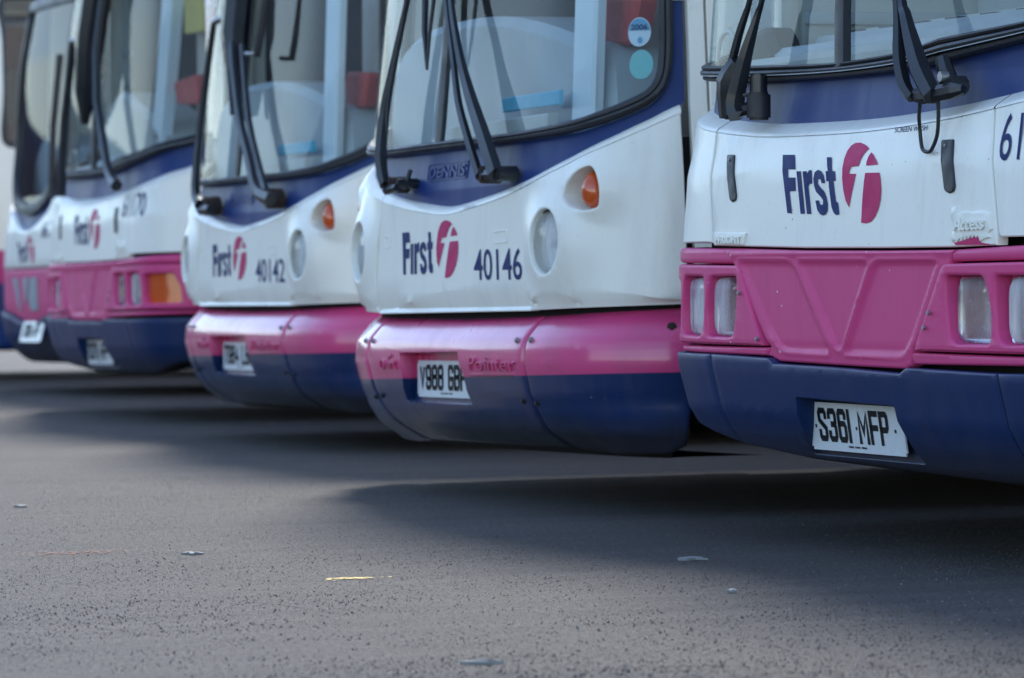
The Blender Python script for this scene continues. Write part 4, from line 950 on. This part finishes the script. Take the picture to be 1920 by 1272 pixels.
    shell(sk, root, 10.6, .24, 2.6, (1.25, 2.2), 'side_livery_single', 1.61, 10)
    interior_common(sk, root, 1.23, 10.2)
    if not full:
        m = MB(); prism(m, [(.12, .4), (.12, 1.33), (.36, 1.95), (.52, 2.45), (.70, 2.45), (.56, 1.95), (.30, 1.33), (.30, .4)], .30, .36, 'cab_blue_white', .008); m.build('cab_pillar', root)
        m = MB(); prism(m, [(.42, .4), (.60, .4), (.66, 2.45), (.48, 2.45)], .44, .50, 'cab_beige', .01); m.build('cab_panel', root)
        m = MB(); prism(m, roundpoly([(.37, 1.57), (.78, 1.58), (.80, 1.44), (.42, 1.46)], .02), .35, .42, 'seat_red', .01); m.build('ticket_machine', root)
        m = MB(); prism(m, roundpoly([(.55, 2.3), (.88, 2.3), (.88, 1.77), (.55, 1.78)], .02), .36, .38, 'pole_yellow', .006); m.build('cab_notice', root)
        m = MB(); box(m, (-1.12, .75, 1.9), (.03, .50, 1.1), 'cab_brown', bev=.01); m.build('dark_cab_sheet', root)
        m = MB(); prism(m, cat2([(-.95, 1.1), (-.9, 1.42), (-.7, 1.55), (-.5, 1.57), (-.2, 1.5), (.1, 1.42), (.3, 1.32), (.4, 1.1)], 4), .30, .55, 'dash_pale', .03); m.build('dashboard_cowl', root)
    # dashboard: long pale tray in steps with dark demister slots
    m = MB()
    for z0, z1, ya, yb_, mt in ((1.0, 1.228, .10, .30, 'dash_pale'), (1.0, 1.262, .20, .45, 'dash_grey'), (1.0, 1.300, .36, .62, 'dash_grey'), (1.0, 1.318, .46, .75, 'dash_pale')):
        pr = [(-1.04, z0), (1.04, z0), (1.04, z1 + .010), (.6, z1 + .004), (0, z1), (-1.04, z1 - .004)]
        prism(m, pr, ya + .07, yb_ + .07, mt, .018)
    da = m.build('dashboard', root, 40)
    m = MB()
    for x in np.arange(-.95, 1.05, .19): box(m, (x, .515, 1.308), (.075, .02, .005), 'dash_dark')
    m.build('demister_slot', da)
    m = MB(); prism(m, [(-1.12, 1.0), (1.12, 1.0), (1.12, 1.62), (-1.12, 1.52)], .95, 1.0, 'dash_grey', .02); m.build('cab_bulkhead', root)
    m = MB(); prism(m, roundpoly([(-1.10, 1.15), (-.92, 1.15), (-.92, 1.27), (-.98, 1.32), (-1.10, 1.30)], .03), .26, .34, 'cab_brown', .02)
    tube(m, [(-1.1, .18, 1.22), (-1.07, .18, 1.29), (-1.0, .18, 1.30), (-.95, .18, 1.22)], .006, 'dash_pale', smooth=5); m.build('cab_fitting', root)
    m = MB(); box(m, (-1.15, 1.3, 1.7), (.03, 1.7, 1.5), 'dash_pale', bev=.01); [box(m, (-1.125, 1.3, z), (.03, 1.7, .035), 'dash_grey', bev=.01) for z in (1.35, 1.5, 1.65, 1.8)]; m.build('pale_ribbed_panel', root)  # pale panel with grey ribs added inside the left wall
    m = MB(); box(m, (-.5, 1.35, 1.15), (.5, .12, .7), 'cab_brown', bev=.04); m.build('driver_seat', root)
    return root

# ================================================================== far buses
def far_bus(loc, yaw, tilt, label, kind):
    root = make_root('single_decker_bus', loc, yaw, tilt, label)
    sk = Skin(HALF_B, PROF_A if kind == 'round' else PROF_B)
    if kind == 'round':
        glz = [(-.80, 2.25), (-.84, 1.898), (-.93, 1.524), (-.88, 1.267), (-.72, 1.13), (-.592, 1.09), (-.302, 1.053), (-.016, 1.07), (.223, 1.163), (.376, 1.318), (.433, 1.551), (.45, 1.9), (.45, 2.25)]
        g2 = [(.56, 2.25), (.54, 1.9), (.54, 1.3), (.62, 1.2), (.8, 1.16), (1.05, 1.2), (1.2, 1.4), (1.22, 2.25)]
        wtp = [(-1.33, 1.20), (-1.0, 1.12), (-.672, 1.033), (-.327, .937), (-.052, .945), (.259, 1.037), (.337, 1.098), (.55, 1.12), (1.33, 1.2)]
        zse, zb, z_un = .714, .46, .17
        liv = 'side_livery_single'
    else:
        glz = [(-.1, 2.25), (-1.27, 2.25), (-1.29, 1.7), (-1.26, 1.4), (-1.1, 1.3), (-.1, 1.22)]; g2 = mir(glz)
        wtp = [(-1.33, 1.2), (0, 1.1), (1.33, 1.2)]; zse, zb, z_un = .83, .62, .2; liv = 'side_livery_far'
    G1, G2 = cat2(glz, 5), cat2(g2, 5)
    m = MB(); patch(m, sk, [(-1.5, .24), (1.5, .24), (1.5, 1.1), (-1.5, 1.1)], 'dark_gap', off=-.06, grid=.08); m.build('front_frame', root)
    W = cat2(wtp, 4)
    m = MB(); patch(m, sk, W + [(1.33, zse), (-1.33, zse)], 'white_paint', rings=((0, -.03), (0, -.01), (.004, -.003), (.012, 0)), grid=.05); m.build('front_hatch', root, 40)
    m = MB(); patch(m, sk, [(q[0], q[1] - .01) for q in W] + [(1.36, 1.2), (1.36, 2.6), (-1.36, 2.6), (-1.36, 1.2)], 'blue_screen_band' if kind == 'round' else 'white_paint', off=-.03, holes=[G1, G2], grid=.08)
    m.build('screen_band', root)
    for G in (G1, G2):
        g = MB(); patch(g, sk, G, 'screen_glass', off=-.03, grid=.1); wo = g.build('windscreen', root, 60)
        g = MB(); sweep(g, sk, G, [(-.035, -.04), (-.03, -.005), (0, .0), (.03, -.005), (.035, -.04)], 'rubber', closed=True); g.build('screen_seal', wo)
    m = MB(); bt = [(-1.33, zb + .03), (-.6, zb + .0), (-.1, zb - .06 if kind == 'round' else zb), (.4, zb - .01), (1.33, zb + .03)]; Bt = cat2(bt, 4)
    patch(m, sk, [(-1.33, zse - .006), (1.33, zse - .006)] + Bt[::-1], 'pink_paint', rings=((0, -.03), (0, -.008), (.003, -.002), (.01, 0)), grid=.05); m.build('grille_panel', root, 40)
    m = MB(); patch(m, sk, [(q[0], q[1] - .006) for q in Bt] + [(1.34, .3), (1.25, z_un), (-1.25, z_un), (-1.34, .3)], 'blue_bumper', off=.03, rings=((0, -.05), (0, -.02), (.006, -.006), (.02, 0)), grid=.05, gz=.03); m.build('bumper', root, 40)
    if kind == 'round':
        for q in ([(-.46, .66), (-.34, .66), (-.26, .47), (-.30, .47)], [(-.20, .66), (-.05, .66), (-.13, .50)], [(.0, .66), (.14, .66), (.15, .47), (-.02, .47), (-.06, .55)]):
            m = MB(); patch(m, sk, roundpoly(q, .015, 3), 'decal_grey', off=.008, rings=((0, -.01), (0, 0)), grid=0); m.build('grille_insert', root)
        logo(sk, root, affine([(-.35, .965), (-.288, .821), (.07, .982), (.16, .79)], [(-.361, .861), (-.325, .749), (-.108, .901), (.05, .735)]))
        m = MB(); textpolys(m, sk, '66170', (.20, .881), (.36, 0), (0, .095), 'decal_blue', bold=.01); m.build('fleet_number', root)
        p0 = sk.p(.08, .35, .05); plate('number_plate', 'S366 MFP', root, sk, tuple(p0), .50, .12, -.25, 0)
        m = MB(); prism(m, cat2([(-1.0, 1.0), (-.9, 1.35), (-.6, 1.5), (-.3, 1.35), (.2, 1.4), (.8, 1.3), (1.0, 1.0)], 4), .25, .6, 'dash_grey', .02); m.build('dashboard', root)
        m = MB(); tube(m, [sk.p(*q) for q in [(.50, 1.10, .05), (.48, 1.5, .06), (.5, 1.9, .05)]], .02, 'wiper_black', n=6); m.build('wiper_arm', root)
    else:
        for sd in (1, -1):
            e = MB(); rows = []
            for r_, o in ((.09, -.02), (.088, .01), (.06, .02), (.001, .028)): rows.append([(1.16 * sd + r_ * math.cos(a), .98 + r_ * math.sin(a), o) for a in np.linspace(0, 2 * math.pi, 31)])
            loft(e, sk, rows, 'reflector', step=.02); e.build('headlight', root, 50)
    shell(sk, root, 9.2, .20, 2.6, (1.25, 2.2) if kind == 'round' else (1.5, 2.45), liv, 1.61, 9, .55 if kind == 'round' else .03)
    m = MB()
    for sd in (1, -1):
        pl = [(1.345, .25), (1.60, .25), (1.60, 2.6), (1.345, 2.6)]
        hw_ = [] if kind == 'round' else [roundpoly([(1.365, 1.48), (1.585, 1.48), (1.585, 2.5), (1.365, 2.5)], .03)]
        if sd < 0: hw_ = [mir(h) for h in hw_]
        m = MB(); patch(m, sk, pl if sd > 0 else mir(pl), liv, off=-.004, grid=.1, holes=hw_); dp = m.build('door_pillar', root)
        for h in hw_:
            m = MB(); patch(m, sk, h, 'side_glass', off=-.012, grid=0); m.build('door_glass', dp)
            m = MB(); sweep(m, sk, h, [(-.012, .0), (0, .004), (.012, 0)], 'rubber', closed=True); sweep(m, sk, [(1.365 * sd, 1.66), (1.585 * sd, 1.66)], [(-.012, -.01), (0, .0), (.012, -.01)], 'rubber'); m.build('door_seal', dp)
    interior_common(sk, root, 1.2, 8.8)
    return root

single_bus((-9.1991, 4.3585, 0), 0, 0, '61', 'S361 MFP', 'nearest bus, cut by the right edge, plate S361 MFP on its blue bumper')
midi_bus((-11.9812, 4.3457, 0), 0, .012, '40146', 'V988 GBF', 'round-fronted bus with fleet number 40146, just left of the nearest bus')
midi_bus((-16.191, 5.012, -.011), -.025, .005, '40142', 'T984 LBF', 'round-fronted bus with fleet number 40142, left of bus 40146', pantograph=True)
single_bus((-19.692, 5.394, .004), -.045, .017, '61170', 'S370 MFP', 'blurred bus with fleet number 61170, pink V grille and a large square amber indicator', full=False)
far_bus((-23.6656, 6.1588, 0), -.02, .01, 'blurred bus second from the left, rounded windscreen bottom and grey slots in its pink grille', 'round')
far_bus((-27.75, 6.05, 0), 0, 0, 'leftmost bus, only a sliver of its white, pink and blue corner in frame', 'plain')

# ================================================================== ground
m, nt_, bs = newmat('asphalt')
tc = nt_.nodes.new('ShaderNodeTexCoord'); geo = tc.outputs['Object']
def mp(sc): 
    k = nt_.nodes.new('ShaderNodeMapping'); k.inputs['Scale'].default_value = sc; nt_.links.new(geo, k.inputs[0]); return k.outputs[0]
nA = N(nt_, 'ShaderNodeTexNoise', Scale=.55, Detail=6., Roughness=.6); nt_.links.new(mp((1, 1, 1)), nA.inputs[0])
nB = N(nt_, 'ShaderNodeTexNoise', Scale=75., Detail=6., Roughness=.75); nt_.links.new(mp((1, 1, 1)), nB.inputs[0])
nC = N(nt_, 'ShaderNodeTexVoronoi', Scale=130.); nt_.links.new(mp((1, 1, 1)), nC.inputs[0])
nD = N(nt_, 'ShaderNodeTexNoise', Scale=4., Detail=8., Roughness=.7); nt_.links.new(mp((1, 1.6, 1)), nD.inputs[0])
c = mixc(nt_, ramp(nt_, nA.outputs[0], .3, .7), (.034, .030, .028), (.051, .045, .042))
c = mixc(nt_, ramp(nt_, nB.outputs[0], .48, .72, 0, .75), c, (.026, .025, .027))
c = mixc(nt_, ramp(nt_, nB.outputs[0], .46, .30, 0, .55), c, (.12, .11, .108))
c = mixc(nt_, ramp(nt_, nD.outputs[0], .56, .72, 0, .55), c, (.040, .036, .036))
c = mixc(nt_, ramp(nt_, nC.outputs[0], .16, .08, 0, .5), c, (.12, .11, .105))
nE = N(nt_, 'ShaderNodeTexNoise', Scale=1.7, Detail=9., Roughness=.8); nt_.links.new(mp((1, 1, 1)), nE.inputs[0])
c = mixc(nt_, ramp(nt_, nE.outputs[0], .66, .74, 0, .45), c, (.11, .06, .04))
nt_.links.new(c, bs.inputs['Base Color']); bs.inputs['Roughness'].default_value = .82
nF = N(nt_, 'ShaderNodeTexNoise', Scale=22., Detail=7., Roughness=.7); nt_.links.new(mp((1, 1, 1)), nF.inputs[0])
c = mixc(nt_, ramp(nt_, nF.outputs[0], .52, .68, 0, .6), c, (.033, .031, .032)); c = mixc(nt_, ramp(nt_, nF.outputs[0], .44, .30, 0, .5), c, (.09, .082, .078))
nH = N(nt_, 'ShaderNodeTexNoise', Scale=1., Detail=3., Roughness=.7); nt_.links.new(mp((34., 130., 60.)), nH.inputs[0])
c = mixc(nt_, ramp(nt_, nH.outputs[0], .48, .62, 0, .85), c, (.018, .016, .016)); c = mixc(nt_, ramp(nt_, nH.outputs[0], .48, .34, 0, .55), c, (.11, .10, .095))
nG = N(nt_, 'ShaderNodeTexNoise', Scale=1., Detail=6., Roughness=.62); nt_.links.new(mp((7., .35, 1)), nG.inputs[0])
c = mixc(nt_, ramp(nt_, nG.outputs[0], .50, .70, 0, .62), c, (.020, .019, .019)); c = mixc(nt_, ramp(nt_, nG.outputs[0], .46, .30, 0, .35), c, (.08, .07, .066))
nt_.links.new(c, bs.inputs['Base Color'])
bp = N(nt_, 'ShaderNodeBump', Strength=1., Distance=.015); hh = mathn(nt_, 'ADD', nB.outputs[0], mathn(nt_, 'MULTIPLY', nF.outputs[0], .8))
nt_.links.new(hh, bp.inputs['Height']); nt_.links.new(bp.outputs[0], bs.inputs['Normal'])
g = MB(); G = 3000.; g.add([(-G, -G, 0), (G, -G, 0), (G, G, 0), (-G, G, 0)], [[0, 1, 2, 3]], 'asphalt'); tag(g.build('ground'), kind='structure')
# loose grit: one object of many small stones
simple('grit_dark', (.030, .027, .026), .8); simple('grit_pale', (.17, .16, .155), .8)
def gp(px, py):  # a point of the yard seen at this place of the picture
    dv = Fv + Rv * (px - 960) / FPX - Uv * (py - 636) / FPX; k = -.70 / dv[2]; return dv[0] * k, dv[1] * k
simple('grit_mid', (.055, .05, .048), .8); simple('grit_brown', (.10, .06, .04), .8)
g = MB()
octv = np.array([(1, 0, 0), (-1, 0, 0), (0, 1, 0), (0, -1, 0), (0, 0, 1), (0, 0, -.6)]); octf = [[0, 2, 4], [2, 1, 4], [1, 3, 4], [3, 0, 4]]
from mathutils import noise as mnoise
for i in range(170000):
    d_ = 6.9 + 7.5 * random.random() ** 1.6; lat = random.uniform(-.135, .135) * d_
    x, y = Fh[0] * d_ + Rh[0] * lat, Fh[1] * d_ + Rh[1] * lat
    dens = mnoise.noise(Vector((x * 1.3, y * .6, 3.))) + .5 * mnoise.noise(Vector((x * 6, y * 3, 7.)))
    if random.random() > .30 + .5 * dens: continue
    s_ = random.choice((.0007, .0009, .0010, .0012, .0013, .0016, .0022)) * random.uniform(.7, 1.2) * min(1, 8.2 / d_)
    a = random.random() * 6.3; q = [s_ * random.uniform(.6, 1.6) for _ in range(3)]
    v = octv * q; v[:, 2] *= 1.5; ca, sa = math.cos(a), math.sin(a)
    g.add(np.stack([x + v[:, 0] * ca - v[:, 1] * sa, y + v[:, 0] * sa + v[:, 1] * ca, v[:, 2] * .8 + q[2] * .2], 1), octf, random.choice(('grit_dark', 'grit_mid', 'grit_mid', 'grit_brown', 'grit_mid', 'grit_dark', 'grit_brown', 'grit_pale', 'grit_mid')))
tag(g.build('gravel_grit', angle=1), 'fine loose grit scattered over the asphalt', 'grit', kind='stuff')
# flattened scraps of litter and a worn paint streak
def scrap(name, px, py, w_, d_, mat, label, cat, ang=0.):
    x, y = gp(px, py); mb = MB(); n = 14; vs = []; rr = random.Random(px)
    for k in range(n):
        a = 2 * math.pi * k / n; r_ = rr.uniform(.25, 1.1)
        u, v = w_ / 2 * r_ * math.cos(a), d_ / 2 * r_ * math.sin(a)
        vs.append((x + Rh[0] * u - Fh[0] * v, y + Rh[1] * u - Fh[1] * v, .005 + rr.uniform(0, .003)))
    m_ = n; top = vs + [(x, y, .010)]; bot_ = [(a_, b_, .001) for a_, b_, _ in vs]
    mb.add(top + bot_, [[k, (k + 1) % n, n] for k in range(n)] + [[n + 1 + k, n + 1 + (k + 1) % n, (k + 1) % n, k] for k in range(n)], mat)
    tag(mb.build(name, angle=20), label, cat)
scrap('paper_scrap', 1295, 1051, .085, .06, 'litter_white', 'long pale paper scrap on the asphalt below the gap between the two nearest buses', 'litter')
scrap('paper_scrap', 1372, 1112, .024, .03, 'litter_white', 'tiny pale scrap just right of and nearer than the long pale paper scrap', 'litter')
scrap('paper_scrap', 360, 1041, .055, .03, 'litter_white', 'pale flat scrap on the open asphalt at the left, beside a rusty stain', 'litter')
scrap('paper_scrap', 38, 952, .05, .04, 'litter_white', 'faint pale scrap near the left edge of the asphalt', 'litter')
scrap('paper_scrap', 905, 1247, .09, .010, 'litter_white', 'thin white scrap at the bottom centre of the asphalt', 'litter')
def mark(name, px, py, w_, d_, mat, n=60, sd=1):
    mb = MB(); rr = random.Random(sd)
    for k in range(n):
        t = rr.gauss(0, .26); cx_, cy_ = gp(px, py); u = t * w_; v = rr.gauss(0, .22) * d_ - t * d_ * .6
        x = cx_ + Rh[0] * u - Fh[0] * v; y = cy_ + Rh[1] * u - Fh[1] * v; s_ = rr.uniform(.001, .007)
        mb.add([(x + s_ * math.cos(a) * rr.uniform(.6, 1.3), y + s_ * math.sin(a) * rr.uniform(.6, 1.3), .002 + k * 4e-6) for a in np.linspace(0, 6.28, 7)[:-1]], [list(range(6))], mat)
    tag(mb.build(name), kind='structure')
mark('road_marking', 660, 1086, .13, .07, 'yellow_paint', 110, 2)
simple('rust_stain', (.19, .10, .065), .9)
mark('ground_stain', 140, 1038, .30, .22, 'rust_stain', 220, 3)

# unseen depot, added across the yard to darken reflections in glass and paint
simple('depot_brick', (.16, .085, .06), .85, noise=.5, scale=3.); simple('depot_steel', (.10, .13, .15), .5, noise=.3, scale=2.); simple('depot_roof', (.12, .12, .125), .7)
def depot(x0, x1, y, h, label):
    r = bpy.data.objects.new('reflection_depot', None); COL.objects.link(r); r.location = ((x0 + x1) / 2, y, 0); tag(r, label, 'building')
    L = (x1 - x0) / 2; m = MB(); box(m, (0, -8, h / 2), (2 * L, 16, h), 'depot_brick'); m.build('wall', r)
    m = MB(); box(m, (0, -8, h + .2), (2 * L + .6, 16.6, .4), 'depot_roof'); m.build('roof', r)
    n = int(2 * L / 8)
    for k in range(n):
        x = -L + (k + .5) * 2 * L / n
        if k % 3 == 1:
            m = MB(); box(m, (x, .04, 2.4), (5, .1, 4.8), 'depot_steel'); [box(m, (x, .10, .3 + .4 * j), (4.9, .04, .05), 'depot_roof') for j in range(12)]; m.build('roller_door', r)
        else:
            m = MB(); box(m, (x, .04, h - 2.4), (4.4, .08, 1.6), 'side_glass'); [box(m, (x + q, .09, h - 2.4), (.08, .06, 1.6), 'cream_panel') for q in (-2.2, -.73, .73, 2.2)]; m.build('window', r)
depot(-150, -20, -24, 7.5, 'unseen brick depot with roller doors, added across the yard for reflections')

def far_block(x, y0, y1, h, label):  # unseen block, added to darken what the far windscreens reflect
    r = bpy.data.objects.new('reflection_block', None); COL.objects.link(r); r.location = (x, (y0 + y1) / 2, 0); tag(r, label, 'building')
    L = y1 - y0; m = MB(); box(m, (-8, 0, h / 2), (16, L, h), 'depot_brick'); m.build('wall', r); m = MB(); box(m, (-8, 0, h + .25), (16.8, L + .8, .5), 'depot_roof'); m.build('roof', r)
    for k in range(int(L / 9)):
        m = MB(); box(m, (.04, -L / 2 + 5 + 9 * k, h - 3), (.1, 5, 2.2), 'side_glass'); m.build('window', r)
far_block(-175, -40, 70, 11, 'unseen brick block added at the far end of the yard for windscreen reflections')
